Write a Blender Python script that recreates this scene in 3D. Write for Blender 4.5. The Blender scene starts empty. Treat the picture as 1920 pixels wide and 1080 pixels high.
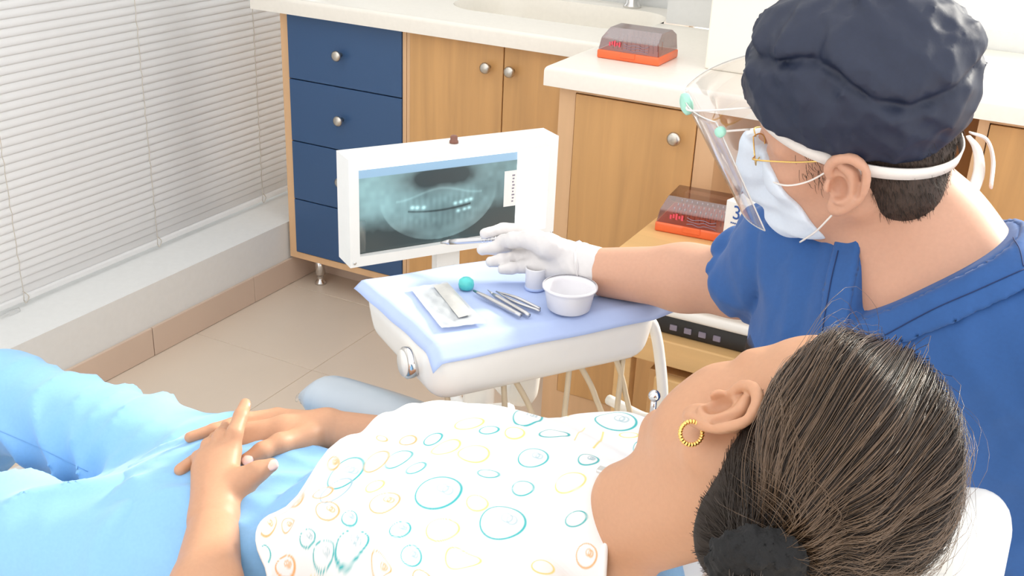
import bpy, bmesh, math, random
import numpy as np
from mathutils import Matrix, Vector
random.seed(7); np.random.seed(7)
scene = bpy.context.scene
COL = scene.collection
# ------------------------------------------------------------------ camera
F = 2072.2
CP = np.array([2.0759, -2.5475, 1.448])
def _cam_axes(yaw, pitch, roll):
    cy, sy, cp, sp = math.cos(yaw), math.sin(yaw), math.cos(pitch), math.sin(pitch)
    fwd = np.array([-sy*cp, cy*cp, -sp]); r = np.array([cy, sy, 0.]); u = np.cross(r, fwd)
    c, s = math.cos(roll), math.sin(roll)
    return np.array([c*r+s*u, -s*r+c*u, fwd])
AX = _cam_axes(math.radians(27.21), math.radians(23.91), math.radians(2.51))
def at(x, y, d):            # a place in the room, from a photo point and its distance
    return CP + d*(AX[2] + AX[0]*(x-960)/F - AX[1]*(y-540)/F)
def dirw(v):                # direction (right, up, away) -> world
    return v[0]*AX[0] + v[1]*AX[1] + v[2]*AX[2]
def pix(P):
    q = (np.asarray(P)-CP) @ AX.T
    return 960+F*q[..., 0]/q[..., 2], 540-F*q[..., 1]/q[..., 2]
cam = bpy.data.cameras.new('camera'); camo = bpy.data.objects.new('camera', cam); COL.objects.link(camo)
cam.sensor_width = 36; cam.lens = F/1920*36; cam.clip_start = .02
camo.matrix_world = Matrix([[AX[0][i], AX[1][i], -AX[2][i], CP[i]] for i in range(3)] + [[0, 0, 0, 1]])
scene.camera = camo
# ------------------------------------------------------------------ daylight
w = bpy.data.worlds.new('daylight'); scene.world = w; w.use_nodes = True
bg = w.node_tree.nodes['Background']; bg.inputs[0].default_value = (1, .99, .98, 1); bg.inputs[1].default_value = .82
sun = bpy.data.lights.new('sun', 'SUN'); sun.energy = 3.9; sun.angle = math.radians(9); sun.color = (1, .93, .82)
suno = bpy.data.objects.new('sun', sun); COL.objects.link(suno)
suno.rotation_euler = Vector((.42, .76, .46)).to_track_quat('Z', 'Y').to_euler()
vs = scene.view_settings
vs.view_transform = 'Standard'; vs.look = 'None'; vs.gamma = 1; vs.use_curve_mapping = False; vs.exposure = 1.12
# ------------------------------------------------------------------ helpers
MATS = {}
def mat(name, col, rough=.5, metal=0., spec=.5, **kw):
    if name in MATS: return MATS[name]
    m = bpy.data.materials.new(name); m.use_nodes = True; MATS[name] = m
    nt = m.node_tree; N = nt.nodes; L = nt.links; b = N['Principled BSDF']
    b.inputs['Base Color'].default_value = (*col, 1); b.inputs['Roughness'].default_value = rough
    b.inputs['Metallic'].default_value = metal; b.inputs['Specular IOR Level'].default_value = spec
    for k in ('Subsurface Weight', 'Transmission Weight', 'Alpha', 'Sheen Weight', 'Coat Weight', 'Emission Strength', 'IOR'):
        if k in kw: b.inputs[k].default_value = kw[k]
    if 'Subsurface Weight' in kw: b.inputs['Subsurface Radius'].default_value = (.012, .005, .003); b.inputs['Subsurface Scale'].default_value = .6
    if 'emit' in kw: b.inputs['Emission Color'].default_value = (*kw['emit'], 1)
    sc = kw.get('scale')
    var = kw.get('var', 0); bump = kw.get('bump', 0)
    if sc:
        tc = N.new('ShaderNodeTexCoord'); mp = N.new('ShaderNodeMapping'); nz = N.new('ShaderNodeTexNoise')
        mp.inputs['Scale'].default_value = sc; nz.inputs['Scale'].default_value = 1; nz.inputs['Detail'].default_value = kw.get('detail', 4)
        nz.inputs['Distortion'].default_value = kw.get('dist', 0)
        L.new(tc.outputs['Object'], mp.inputs[0]); L.new(mp.outputs[0], nz.inputs['Vector'])
        if var:
            cr = N.new('ShaderNodeMix'); cr.data_type = 'RGBA'
            c2 = kw.get('col2', tuple(c*(1-var) for c in col))
            cr.inputs['A'].default_value = (*c2, 1); cr.inputs['B'].default_value = (*col, 1)
            mr = N.new('ShaderNodeMapRange'); mr.inputs[1].default_value = .3; mr.inputs[2].default_value = .7
            L.new(nz.outputs['Fac'], mr.inputs[0]); L.new(mr.outputs[0], cr.inputs['Factor']); L.new(cr.outputs['Result'], b.inputs['Base Color'])
        if bump:
            bp = N.new('ShaderNodeBump'); bp.inputs['Strength'].default_value = bump; bp.inputs['Distance'].default_value = kw.get('bdist', .002)
            L.new(nz.outputs['Fac'], bp.inputs['Height']); L.new(bp.outputs[0], b.inputs['Normal'])
    return m
def attr_mat(name, rough=.6, **kw):
    m = mat(name, (1, 1, 1), rough, **kw)
    a = m.node_tree.nodes.new('ShaderNodeAttribute'); a.attribute_name = 'Col'
    m.node_tree.links.new(a.outputs['Color'], m.node_tree.nodes['Principled BSDF'].inputs['Base Color'])
    return m
def clear_mat(name, tint, gloss=.08, rough=.05):
    m = bpy.data.materials.new(name); m.use_nodes = True; nt = m.node_tree; N = nt.nodes; L = nt.links
    N.remove(N['Principled BSDF'])
    t = N.new('ShaderNodeBsdfTransparent'); t.inputs[0].default_value = (*tint, 1)
    g = N.new('ShaderNodeBsdfGlossy'); g.inputs['Roughness'].default_value = rough
    lw = N.new('ShaderNodeLayerWeight'); lw.inputs[0].default_value = .12
    ad = N.new('ShaderNodeMath'); ad.operation = 'ADD'; ad.use_clamp = True; ad.inputs[1].default_value = gloss
    mx = N.new('ShaderNodeMixShader'); L.new(lw.outputs['Facing'], ad.inputs[0]); L.new(ad.outputs[0], mx.inputs[0])
    L.new(t.outputs[0], mx.inputs[1]); L.new(g.outputs[0], mx.inputs[2]); L.new(mx.outputs[0], N['Material Output'].inputs[0])
    return m
def link(name, me, m, parent=None, smooth=None):
    o = bpy.data.objects.new(name, me); COL.objects.link(o)
    if m: me.materials.append(m)
    if parent: o.parent = parent
    if smooth: me.polygons.foreach_set('use_smooth', [True]*len(me.polygons))
    return o
def mk(name, V, Fc, m, parent=None, smooth=False):
    me = bpy.data.meshes.new(name); me.from_pydata([tuple(map(float, v)) for v in V], [], [tuple(map(int, f)) for f in Fc])
    me.update(); return link(name, me, m, parent, smooth)
def mk_np(name, V, Q, m, parent=None, smooth=True):
    """fast path: V (n,3), Q (k,4) or (k,3)"""
    V = np.ascontiguousarray(V, np.float32); Q = np.ascontiguousarray(Q, np.int32); s = Q.shape[1]
    me = bpy.data.meshes.new(name); me.vertices.add(len(V)); me.vertices.foreach_set('co', V.ravel())
    me.loops.add(Q.size); me.loops.foreach_set('vertex_index', Q.ravel())
    me.polygons.add(len(Q)); me.polygons.foreach_set('loop_start', np.arange(0, Q.size, s, dtype=np.int32))
    try: me.polygons.foreach_set('loop_total', np.full(len(Q), s, np.int32))
    except Exception: pass
    me.polygons.foreach_set('use_smooth', np.full(len(Q), smooth)); me.update(calc_edges=True); me.validate()
    return link(name, me, m, parent)
def tag(o, label=None, cat=None, group=None, kind=None):
    if label: o['label'] = label
    if cat: o['category'] = cat
    if group: o['group'] = group
    if kind: o['kind'] = kind
    return o
def empty(name, loc=(0, 0, 0), rz=0):
    o = bpy.data.objects.new(name, None); COL.objects.link(o); o.location = loc; o.rotation_euler = (0, 0, rz); o.empty_display_size = .05
    return o
def box(name, lo, hi, m, parent=None, bev=0, seg=2, smooth=None):
    bm = bmesh.new(); bmesh.ops.create_cube(bm, size=1)
    lo = Vector(lo); hi = Vector(hi)
    for v in bm.verts: v.co = Vector([lo[i]+(v.co[i]+.5)*(hi[i]-lo[i]) for i in range(3)])
    if bev: bmesh.ops.bevel(bm, geom=list(bm.edges), offset=bev, segments=seg, profile=.5, affect='EDGES')
    me = bpy.data.meshes.new(name); bm.to_mesh(me); bm.free()
    return link(name, me, m, parent, bool(bev and seg > 2) if smooth is None else smooth)
def boxes(name, lst, m, parent=None):
    V = []; Fc = []
    for lo, hi in lst:
        b = len(V)
        for z in (lo[2], hi[2]):
            V += [(lo[0], lo[1], z), (hi[0], lo[1], z), (hi[0], hi[1], z), (lo[0], hi[1], z)]
        Fc += [[b+i for i in f] for f in ((3, 2, 1, 0), (4, 5, 6, 7), (0, 1, 5, 4), (1, 2, 6, 5), (2, 3, 7, 6), (3, 0, 4, 7))]
    return mk(name, V, Fc, m, parent)
def spline(P, n):
    P = np.asarray(P, float); k = len(P)
    if k < 3: return np.array([P[0]+(P[-1]-P[0])*t for t in np.linspace(0, 1, n)])
    Q = np.vstack([2*P[0]-P[1], P, 2*P[-1]-P[-2]]); out = []
    for t in np.linspace(0, k-1, n):
        i = min(int(t), k-2); u = t-i; a, b, c, d = Q[i:i+4]
        out.append(.5*((2*b)+(-a+c)*u+(2*a-5*b+4*c-d)*u*u+(-a+3*b-3*c+d)*u**3))
    return np.array(out)
def tube_geo(P, r, seg=10, cap=True, flat=1.0, up=None):
    P = np.asarray(P, float); n = len(P); r = np.full(n, r) if np.isscalar(r) else np.asarray(r, float)
    T = np.gradient(P, axis=0); T /= np.linalg.norm(T, axis=1)[:, None]+1e-12
    u = np.array(up, float) if up is not None else np.array([0, 0, 1.]) if abs(T[0][2]) < .9 else np.array([1., 0, 0])
    V = []; Fc = []; a = np.linspace(0, 2*np.pi, seg, endpoint=False)
    for i in range(n):
        if up is not None: u = np.array(up, float)
        s = np.cross(T[i], u); s /= np.linalg.norm(s)+1e-12; u = np.cross(s, T[i])
        V += list(P[i]+r[i]*(np.cos(a)[:, None]*s+flat*np.sin(a)[:, None]*u))
    for i in range(n-1):
        for j in range(seg):
            k = (j+1) % seg; Fc.append((i*seg+j, i*seg+k, (i+1)*seg+k, (i+1)*seg+j))
    if cap: Fc.append(tuple(range(seg))[::-1]); Fc.append(tuple((n-1)*seg+j for j in range(seg)))
    return V, Fc
def tube(name, P, r, m, parent=None, seg=10, n=None, flat=1.0, up=None):
    if n: 
        k = len(P); P = spline(P, n)
        if not np.isscalar(r): r = np.interp(np.linspace(0, 1, n), np.linspace(0, 1, len(r)), r)
    V, Fc = tube_geo(P, r, seg, flat=flat, up=up); return mk(name, V, Fc, m, parent, True)
def lathe(name, prof, m, parent=None, seg=32, loc=(0, 0, 0), axis=None, smooth=True, cap=True):
    V = []; Fc = []; n = len(prof)
    for r, z in prof:
        for j in range(seg):
            a = 2*math.pi*j/seg; V.append(Vector((r*math.cos(a), r*math.sin(a), z)))
    if axis is not None:
        q = Vector(axis).to_track_quat('Z', 'Y'); V = [q @ v for v in V]
    V = [v+Vector(loc) for v in V]
    for i in range(n-1):
        for j in range(seg):
            k = (j+1) % seg; Fc.append((i*seg+j, i*seg+k, (i+1)*seg+k, (i+1)*seg+j))
    if cap: Fc.append(tuple(range(seg))[::-1]); Fc.append(tuple((n-1)*seg+j for j in range(seg)))
    return mk(name, V, Fc, m, parent, smooth)
def text_mesh(name, s, size, m, parent, M4, depth=.0003):
    cu = bpy.data.curves.new(name, 'FONT'); cu.body = s; cu.size = size; cu.extrude = depth; cu.align_x = 'CENTER'; cu.align_y = 'CENTER'
    t = bpy.data.objects.new(name+'_tmp', cu); COL.objects.link(t); dg = bpy.context.evaluated_depsgraph_get()
    me = bpy.data.meshes.new_from_object(t.evaluated_get(dg)); bpy.data.objects.remove(t); bpy.data.curves.remove(cu)
    me.transform(M4); me.materials.clear(); return link(name, me, m, parent)
def ngon_prism(name, pts, z0, z1, m, parent=None):
    n = len(pts); V = [(x, y, z0) for x, y in pts]+[(x, y, z1) for x, y in pts]
    Fc = [tuple(range(n))[::-1], tuple(range(n, 2*n))]+[(i, (i+1) % n, n+(i+1) % n, n+i) for i in range(n)]
    return mk(name, V, Fc, m, parent)
def smooth_by_angle(o, deg=40):
    me = o.data; me.polygons.foreach_set('use_smooth', [True]*len(me.polygons))
    try: me.set_sharp_from_angle(angle=math.radians(deg))
    except Exception: pass
# ------------------------------------------------------------------ materials
M_wood = mat('maple_veneer', (.66, .37, .145), .42, scale=(30, 30, 2.2), var=.18, dist=.6, bump=.03)
M_frame = mat('pale_maple', (.74, .47, .26), .45, scale=(25, 25, 2), var=.1)
M_woodx = mat('maple_shelf', (.76, .47, .2), .4, scale=(2.2, 26, 30), var=.16, dist=.5)
M_blue = mat('blue_laminate', (.036, .092, .21), .38, scale=(120, 120, 120), bump=.03)
M_counter = mat('cream_worktop', (.86, .82, .74), .22, scale=(90, 90, 90), var=.03)
M_wall = mat('white_plaster', (.74, .75, .74), .8, scale=(60, 60, 60), bump=.08, var=.03)
M_cream = mat('cream_paint', (.86, .82, .73), .7, scale=(50, 50, 50), bump=.05)
M_tile = mat('tan_floor_tile', (.68, .58, .475), .35, scale=(3, 3, 3), var=.06, detail=8)
M_skirt = mat('tan_skirting_tile', (.64, .50, .40), .4, scale=(4, 4, 4), var=.08)
M_grout = mat('grout', (.62, .52, .42), .9, scale=(80, 80, 80), var=.1)
M_blind = mat('white_blind_slat', (.93, .93, .93), .5, scale=(1, 40, 40), var=.02)
def translucent(m, fac):
    nt = m.node_tree; t = nt.nodes.new('ShaderNodeBsdfTranslucent'); t.inputs[0].default_value = (.95, .95, .95, 1); mx = nt.nodes.new('ShaderNodeMixShader'); mx.inputs[0].default_value = fac
    out = nt.nodes['Material Output']; nt.links.new(nt.nodes['Principled BSDF'].outputs[0], mx.inputs[1]); nt.links.new(t.outputs[0], mx.inputs[2]); nt.links.new(mx.outputs[0], out.inputs[0])
translucent(M_blind, .5)
M_cord = mat('blind_cord', (.62, .57, .5), .8, scale=(200, 200, 200), var=.1)
M_steel = mat('chrome', (.72, .71, .70), .14, 1.0, scale=(60, 60, 60), var=.03)
M_knob = mat('satin_nickel', (.62, .58, .52), .3, 1.0, scale=(60, 60, 60), var=.03)
M_white = mat('white_plastic', (.86, .83, .77), .25, scale=(40, 40, 40), var=.02)
M_whitem = mat('white_enamel', (.84, .84, .82), .3, scale=(40, 40, 40), var=.02)
M_black = mat('black_plastic', (.02, .02, .022), .35, scale=(40, 40, 40), var=.2)
M_orange = mat('orange_plastic', (.85, .16, .05), .35, scale=(40, 40, 40), var=.05)
M_rubber = mat('dark_rubber', (.05, .045, .04), .7, scale=(40, 40, 40), var=.2)
M_paper = mat('pale_blue_paper', (.43, .53, .80), .8, scale=(30, 30, 30), bump=.25, bdist=.003, var=.04)
M_hose = mat('beige_hose', (.62, .50, .34), .5, scale=(40, 40, 40), var=.08)
M_lid = clear_mat('smoky_clear_lid', (.60, .52, .54), .10, .1)
M_clear = clear_mat('clear_film', (.97, .97, .97), .02, .08)
M_glass = clear_mat('window_glass', (.97, .98, .98), .02, .02)
M_red = mat('red_print', (.75, .08, .12), .6, scale=(50, 50, 50), var=.05)
M_grey = mat('grey_print', (.25, .22, .28), .6, scale=(50, 50, 50), var=.05)
# ------------------------------------------------------------------ the room
XW = -.038; ZS = .205
fl = boxes('floor', [((-.34, -3.4, -.06), (3.6, .6, -.0015))], M_grout); tag(fl, kind='structure')
tm = None
for i in range(9):
    for j in range(10):
        x0, y1 = XW+.004+i*.42, -.01+.42-j*.42
        if tm is None:
            t = box('tile', (.0009, -.4191, -.006), (.4191, -.0009, 0), M_tile, fl, .0006, 1); tm = t.data
        else:
            t = bpy.data.objects.new('tile', tm); COL.objects.link(t); t.parent = fl
        t.location = (x0, y1, 0)
wl = boxes('wall_left', [((-.34, -3.4, 0), (XW, .6, ZS)), ((-.34, -3.4, 2.25), (XW, .6, 2.7))], M_wall); tag(wl, kind='structure')
wn = boxes('window_1', [((-.335, -3.4, ZS), (-.29, .6, ZS+.06)), ((-.335, -3.4, 2.19), (-.29, .6, 2.25))] +
           [((-.335, y-.03, ZS+.06), (-.29, y+.03, 2.19)) for y in (-3.2, -2.2, -1.2, -.2, .56)], M_whitem); tag(wn, kind='structure')
for y in (-2.7, -1.7, -.7, .18): boxes('pane', [((-.315, y-.47 if y < 0 else y-.35, ZS+.06), (-.309, y+.47 if y < 0 else y+.35, 2.19))], M_glass, wn)
bb = boxes('baseboard_left', [((XW, -3.4, 0), (XW+.004, .14, .083))], M_grout); tag(bb, kind='structure')
for k in range(9):
    y1 = .125-k*.42+.0; box('tile', (XW+.004, y1-.4185 if k else y1-.30, .001), (XW+.012, y1-.0015, .085), M_skirt, bb, .001, 1) if k == 0 else box('tile', (XW+.004, y1+.12-.4185, .001), (XW+.012, y1+.12-.0015, .085), M_skirt, bb, .001, 1)
for nm, lst in (('wall_back', [((-.34, .56, 0), (1.03, .66, 2.7))]), ('wall_alcove', [((1.03, .33, .907), (1.72, .66, 2.7))]), ('wall_under_window', [((1.72, .56, 0), (3.6, .66, .95))]), ('wall_over_window', [((1.72, .56, 2.5), (3.6, .66, 2.7))])):
    tag(boxes(nm, lst, M_wall), kind='structure')
bk = boxes('baseboard_back', [((XW, .13, 0), (1.03, .1399, .085))], M_skirt); tag(bk, kind='structure')
wp = box('wall_pillar', (1.305, -.15, .907), (1.72, .329, 2.7), M_cream, None, .004, 2); tag(wp, kind='structure')
w2 = boxes('window_2', [((1.72, .58, .95), (1.78, .64, 2.5)), ((2.6, .58, .95), (2.66, .64, 2.5)), ((3.54, .58, .95), (3.6, .64, 2.5)), ((1.78, .58, .95), (3.54, .64, 1.0)), ((1.78, .58, 2.44), (3.54, .64, 2.5))], M_whitem); tag(w2, kind='structure')
for a, b in ((1.78, 2.6), (2.66, 3.54)): boxes('pane', [((a, .607, 1.0), (b, .612, 2.44))], M_glass, w2)
# venetian blind: each slat a part
bl = empty('venetian_blind', (-.211, -1.45, .218)); tag(bl, 'white venetian blind with closed slats hanging over the long window', 'blind')
prof = [(math.cos(a)*.0138, .0012*(1-(math.cos(a))**2)) for a in np.linspace(math.pi, 0, 6)]
ca, sa = math.cos(math.radians(79)), math.sin(math.radians(79))
V = []; Fc = []
for y in (-1.85, 1.72):
    for p_, q_ in prof: V.append((-(p_*ca)+q_*sa, y, p_*sa+q_*ca))
for i in range(5): Fc.append((i, i+1, 7+i, 6+i))
slat0 = mk('slat', V, Fc, M_blind, bl, True)
sm = slat0.modifiers.new('thick', 'SOLIDIFY'); sm.thickness = .0006
slat0.location = (0, 0, .03)
for k in range(1, 92):
    s = slat0.copy(); COL.objects.link(s); s.location = (0, 0, .03+k*.0215); s.parent = bl
box('bottom_rail', (-.012, -1.85, 0), (.012, 1.72, .016), M_blind, bl, .003, 2)
box('head_rail', (-.02, -1.85, 2.0), (.02, 1.72, 2.03), M_blind, bl, .003, 2)
for px, py in ((20, 400), (275, 250), (485, 250)):
    v = AX[2]+AX[0]*(px-960)/F-AX[1]*(py-540)/F; y = (CP+v*((-.2-CP[0])/v[0]))[1]+1.45
    zz = np.linspace(.004, 2.0, 94); pts = [(.0125+.002*(i % 2), y+.0012*((i % 3)-1), z) for i, z in enumerate(zz)]
    tube('ladder_cord', pts, .0011, M_cord, bl, 5)
    tube('cord_loop', [(.012, y, .03), (.016, y+.012, .012), (.013, y+.004, -.004), (.012, y, .004)], .0013, M_cord, bl, 5, 12)
v = AX[2]+AX[0]*(18-960)/F-AX[1]*(588-540)/F; pw = CP+v*((.21-CP[2])/v[2])
tw = lathe('blind_wand', [(.002, 0), (.006, .002), (.0065, .03), (.004, .038), (.0025, .09), (.002, .12)], M_clear, None, 12, tuple(pw-np.array([0, -.03, .0])), (.05, -1, .04))
tag(tw, 'clear plastic wand tip lying on the sill under the blind', 'blind wand')
# ------------------------------------------------------------------ cabinets
def knob(name, x, y, z, parent, r=.0155):
    return lathe(name, [(.006, 0), (.005, .008), (.0055, .012), (r*.8, .016), (r, .021), (r*.93, .026), (r*.6, .029), (.001, .030)], M_knob, parent, 24, (x, y, z), (0, -1, 0))
def grooved_door(name, x0, x1, z0, z1, y, m, parent, g=.0016):
    return box(name, (x0+g, y-.004, z0+g), (x1-g, y+.014, z1-g), m, parent, .0012, 2)
du = empty('drawer_unit', (0, 0, 0)); tag(du, 'blue four drawer unit in a pale wood frame beside the window', 'cabinet')
boxes('body', [((-.026, .0, .095), (0, .54, .862)), ((.397, .0, .095), (.409, .54, .862)), ((0, .0, .095), (.397, .54, .116)), ((0, .02, .116), (.397, .54, .862))], M_frame, du)
for k, (z1, z0) in enumerate(((.858, .668), (.668, .479), (.479, .294), (.294, .117))):
    d = grooved_door('drawer', 0, .397, z0, z1, 0, M_blue, du)
    if k < 3: knob('knob', .19, -.004, (z0+z1)/2 if k else .762, d)
for x, y in ((.05, .05), (.36, .05), (.05, .45), (.36, .45)):
    lathe('foot', [(.018, 0), (.018, .006), (.010, .014), (.010, .03), (.016, .034), (.016, .095)], M_steel, du, 20, (x, y, 0))
sc_ = empty('sink_cabinet', (.7, 0, 0)); tag(sc_, 'wooden double door cabinet under the sink worktop', 'cabinet')
boxes('body', [((.411-.7, 0, .095), (.421-.7, .54, .862)), ((.421-.7, .018, .095), (1.028-.7, .54, .735)), ((.421-.7, .018, .735), (1.028-.7, .03, .862)), ((.421-.7, 0, .095), (1.028-.7, .018, .116)), ((.421-.7, 0, .856), (1.028-.7, .018, .862))], M_frame, sc_)
d = grooved_door('door', .421-.7, .7148-.7, .117, .856, 0, M_wood, sc_); knob('knob', .671-.7, -.004, .796, d)
d = grooved_door('door', .7148-.7, 1.026-.7, .117, .856, 0, M_wood, sc_); knob('knob', .743-.7, -.004, .796, d)
for x in (.45-.7, .98-.7): lathe('foot', [(.018, 0), (.018, .006), (.010, .014), (.016, .034), (.016, .095)], M_steel, sc_, 20, (x, .05, 0))
dc = empty('desk_cabinet', (1.2, -.32, 0)); tag(dc, 'single door wooden cabinet standing forward under the corner worktop', 'cabinet')
X = -1.2; Y = .32
boxes('body', [((1.03+X, -.32+Y, .0), (1.07+X, .3+Y, .862)), ((1.36+X, -.32+Y, 0), (1.405+X, .3+Y, .862)), ((1.07+X, -.30+Y, 0), (1.36+X, .3+Y, .862)), ((1.07+X, -.32+Y, .851), (1.36+X, -.30+Y, .862)), ((1.07+X, -.32+Y, 0), (1.36+X, -.30+Y, .09))], M_frame, dc)
d = grooved_door('door', 1.07+X, 1.36+X, .09, .851, -.32+Y, M_wood, dc, .0022); knob('knob', 1.318+X, -.324+Y, .792, d)
kp = boxes('kneehole_panel', [((1.407, .28, 0), (1.88, .3, .861))], M_wood); tag(kp, 'wooden back panel inside the dark kneehole under the desk worktop', 'panel')
rc = empty('base_cabinet', (2.3, 0, 0)); tag(rc, 'wooden base cabinet behind the dentist at the right edge', 'cabinet')
X = -2.3
boxes('body', [((1.885+X, 0, .0), (1.907+X, .54, .862)), ((1.907+X, .018, 0), (2.9+X, .54, .862)), ((1.907+X, 0, .848), (2.9+X, .018, .862)), ((1.907+X, 0, 0), (2.9+X, .018, .1))], M_frame, rc)
grooved_door('door', 1.907+X, 2.4+X, .1, .848, 0, M_wood, rc, .0025); grooved_door('door', 2.4+X, 2.9+X, .1, .848, 0, M_wood, rc, .0025)
# worktop with an integrated basin
def worktop():
    o2 = [(-.1, -.04), (1.0, -.04), (1.0, -.345), (1.76, -.345), (1.76, -.04), (2.95, -.04), (2.95, .555), (1.735, .555), (1.735, .325), (1.02, .325), (1.02, .555), (-.1, .555)]
    hole = []
    cx, cy, hx, hy, r = .72, .30, .30, .16, .12
    for sx, sy, a0 in ((1, 1, 0), (-1, 1, 90), (-1, -1, 180), (1, -1, 270)):
        for k in range(9):
            a = math.radians(a0+k*11.25); hole.append((cx+sx*(hx-r)+r*math.cos(a), cy+sy*(hy-r)+r*math.sin(a)))
    bm = bmesh.new()
    def loop(pts, z): 
        vs_ = [bm.verts.new((x, y, z)) for x, y in pts]; return vs_, [bm.edges.new((vs_[i], vs_[(i+1) % len(vs_)])) for i in range(len(vs_))]
    vo, eo = loop(o2, .907); vh, eh = loop(hole, .907)
    bmesh.ops.triangle_fill(bm, use_beauty=True, use_dissolve=False, edges=eo+eh)
    bmesh.ops.recalc_face_normals(bm, faces=bm.faces)
    for f in bm.faces:
        if f.normal.z < 0: f.normal_flip()
    lo_ = [bm.verts.new((v.co.x, v.co.y, .862)) for v in vo]
    n = len(vo)
    for i in range(n): bm.faces.new((vo[i], lo_[i], lo_[(i+1) % n], vo[(i+1) % n]))
    lh_ = [bm.verts.new((v.co.x, v.co.y, .862)) for v in vh]
    el_ = [bm.edges.get((lo_[i], lo_[(i+1) % n])) for i in range(n)]; nh = len(vh); eh_ = [bm.edges.new((lh_[i], lh_[(i+1) % nh])) for i in range(nh)]
    bmesh.ops.triangle_fill(bm, use_beauty=True, use_dissolve=False, edges=el_+eh_)
    for i in range(nh): bm.faces.new((vh[i], vh[(i+1) % nh], lh_[(i+1) % nh], lh_[i]))
    bmesh.ops.recalc_face_normals(bm, faces=bm.faces)
    rim = [e for e in bm.edges if e.verts[0] in vo and e.verts[1] in vo and len([f for f in e.link_faces if abs(f.normal.z) < .5]) == 1]
    bmesh.ops.bevel(bm, geom=rim, offset=.012, segments=4, profile=.5, affect='EDGES')
    me = bpy.data.meshes.new('worktop'); bm.to_mesh(me); bm.free()
    root = empty('worktop', (0, 0, .862)); tag(root, 'long cream worktop with rounded edge and built-in sink along the back wall', 'worktop')
    o = link('slab', me, M_counter, root); o.location = (0, 0, -.862); smooth_by_angle(o, 35)
    V = []; Fc = []; n = len(hole)
    rings = [(1.0, .907), (.985, .900), (.95, .87), (.90, .80), (.80, .765), (.5, .757), (.02, .755)]
    for s, z in rings: V += [(cx+(x-cx)*s, cy+(y-cy)*s, z-.862) for x, y in hole]
    for i in range(len(rings)-1):
        for j in range(n): k = (j+1) % n; Fc.append((i*n+j, i*n+k, (i+1)*n+k, (i+1)*n+j))
    mk('sink_basin', V, [f[::-1] for f in Fc], M_counter, root, True)
    lathe('drain', [(.001, -.1055), (.018, -.1055), (.02, -.103), (.001, -.102)], M_steel, root, 20, (cx, cy, 0))
worktop()
fa = empty('faucet', (.86, .50, .907)); tag(fa, 'chrome tap standing behind the sink basin', 'tap')
lathe('base', [(.026, 0), (.026, .006), (.02, .012), (.018, .06), (.015, .07)], M_steel, fa)
tube('spout', [(0, 0, .06), (0, 0, .16), (-.02, -.05, .21), (-.03, -.13, .19), (-.03, -.14, .16)], .010, M_steel, fa, 14, 24)
tube('lever', [(.0, 0, .07), (.05, .0, .09), (.08, 0, .12)], [.007, .006, .005], M_steel, fa, 10, 8)
# orange bur boxes
def bur_box(loc, rz, label, wx=.153, dy=.125):
    e = empty('bur_box', loc, rz); tag(e, label, 'box', 'orange boxes with smoky lids')
    box('base', (-wx/2, -dy/2, 0), (wx/2, dy/2, .020), M_orange, e, .004, 3)
    box('latch', (-.018, -dy/2-.002, .008), (.018, -dy/2+.002, .020), M_orange, e, .001, 2)
    h0, h1 = .0205, .066; i = .010; c = .022
    P = [(-wx/2+.002, -dy/2+.002, h0), (wx/2-.002, -dy/2+.002, h0), (wx/2-.002, dy/2-.002, h0), (-wx/2+.002, dy/2-.002, h0),
         (-wx/2+.006, -dy/2+.006, h1-.02), (wx/2-.006, -dy/2+.006, h1-.02), (wx/2-.006, dy/2-.004, h1-.012), (-wx/2+.006, dy/2-.004, h1-.012),
         (-wx/2+.012, -dy/2+.042, h1), (wx/2-.012, -dy/2+.042, h1), (wx/2-.012, dy/2-.02, h1), (-wx/2+.012, dy/2-.02, h1)]
    Fc = [(0, 1, 5, 4), (1, 2, 6, 5), (2, 3, 7, 6), (3, 0, 4, 7), (4, 5, 9, 8), (5, 6, 10, 9), (6, 7, 11, 10), (7, 4, 8, 11), (8, 9, 10, 11)]
    o = mk('lid', P, Fc, M_lid, e)
    b = o.modifiers.new('round', 'BEVEL'); b.width = .002; b.segments = 2; b.limit_method = 'ANGLE'
    for k in range(5): boxes('logo_bar', [((-.048+k*.006, -dy/2+.0008, .031+.003*(k % 2)), (-.044+k*.006, -dy/2+.0016, .040+.002*(k % 3)))], M_red, e)
    for r_ in range(3):
        V, Fc = tube_geo(spline([(-.012+t*.012, -dy/2+.0012-.0, .026+r_*.006+.002*math.sin(t*2.3+r_)) for t in range(6)], 24), .0007, 4); mk('script_line', V, Fc, M_grey, e)
    for k in range(9):
        for j in range(4):
            pass
    g = []
    for k in range(10):
        for j in range(3):
            x = -.05+k*.011; y = -.03+j*.028; lathe('bur', [(.0012, .020), (.0012, .036), (.002, .038), (.0012, .044)], M_steel, e, 6, (x, y, 0))
    return e
bur_box((1.137, -.135, .907), 0, 'orange box with smoky lid on the corner worktop')
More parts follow.
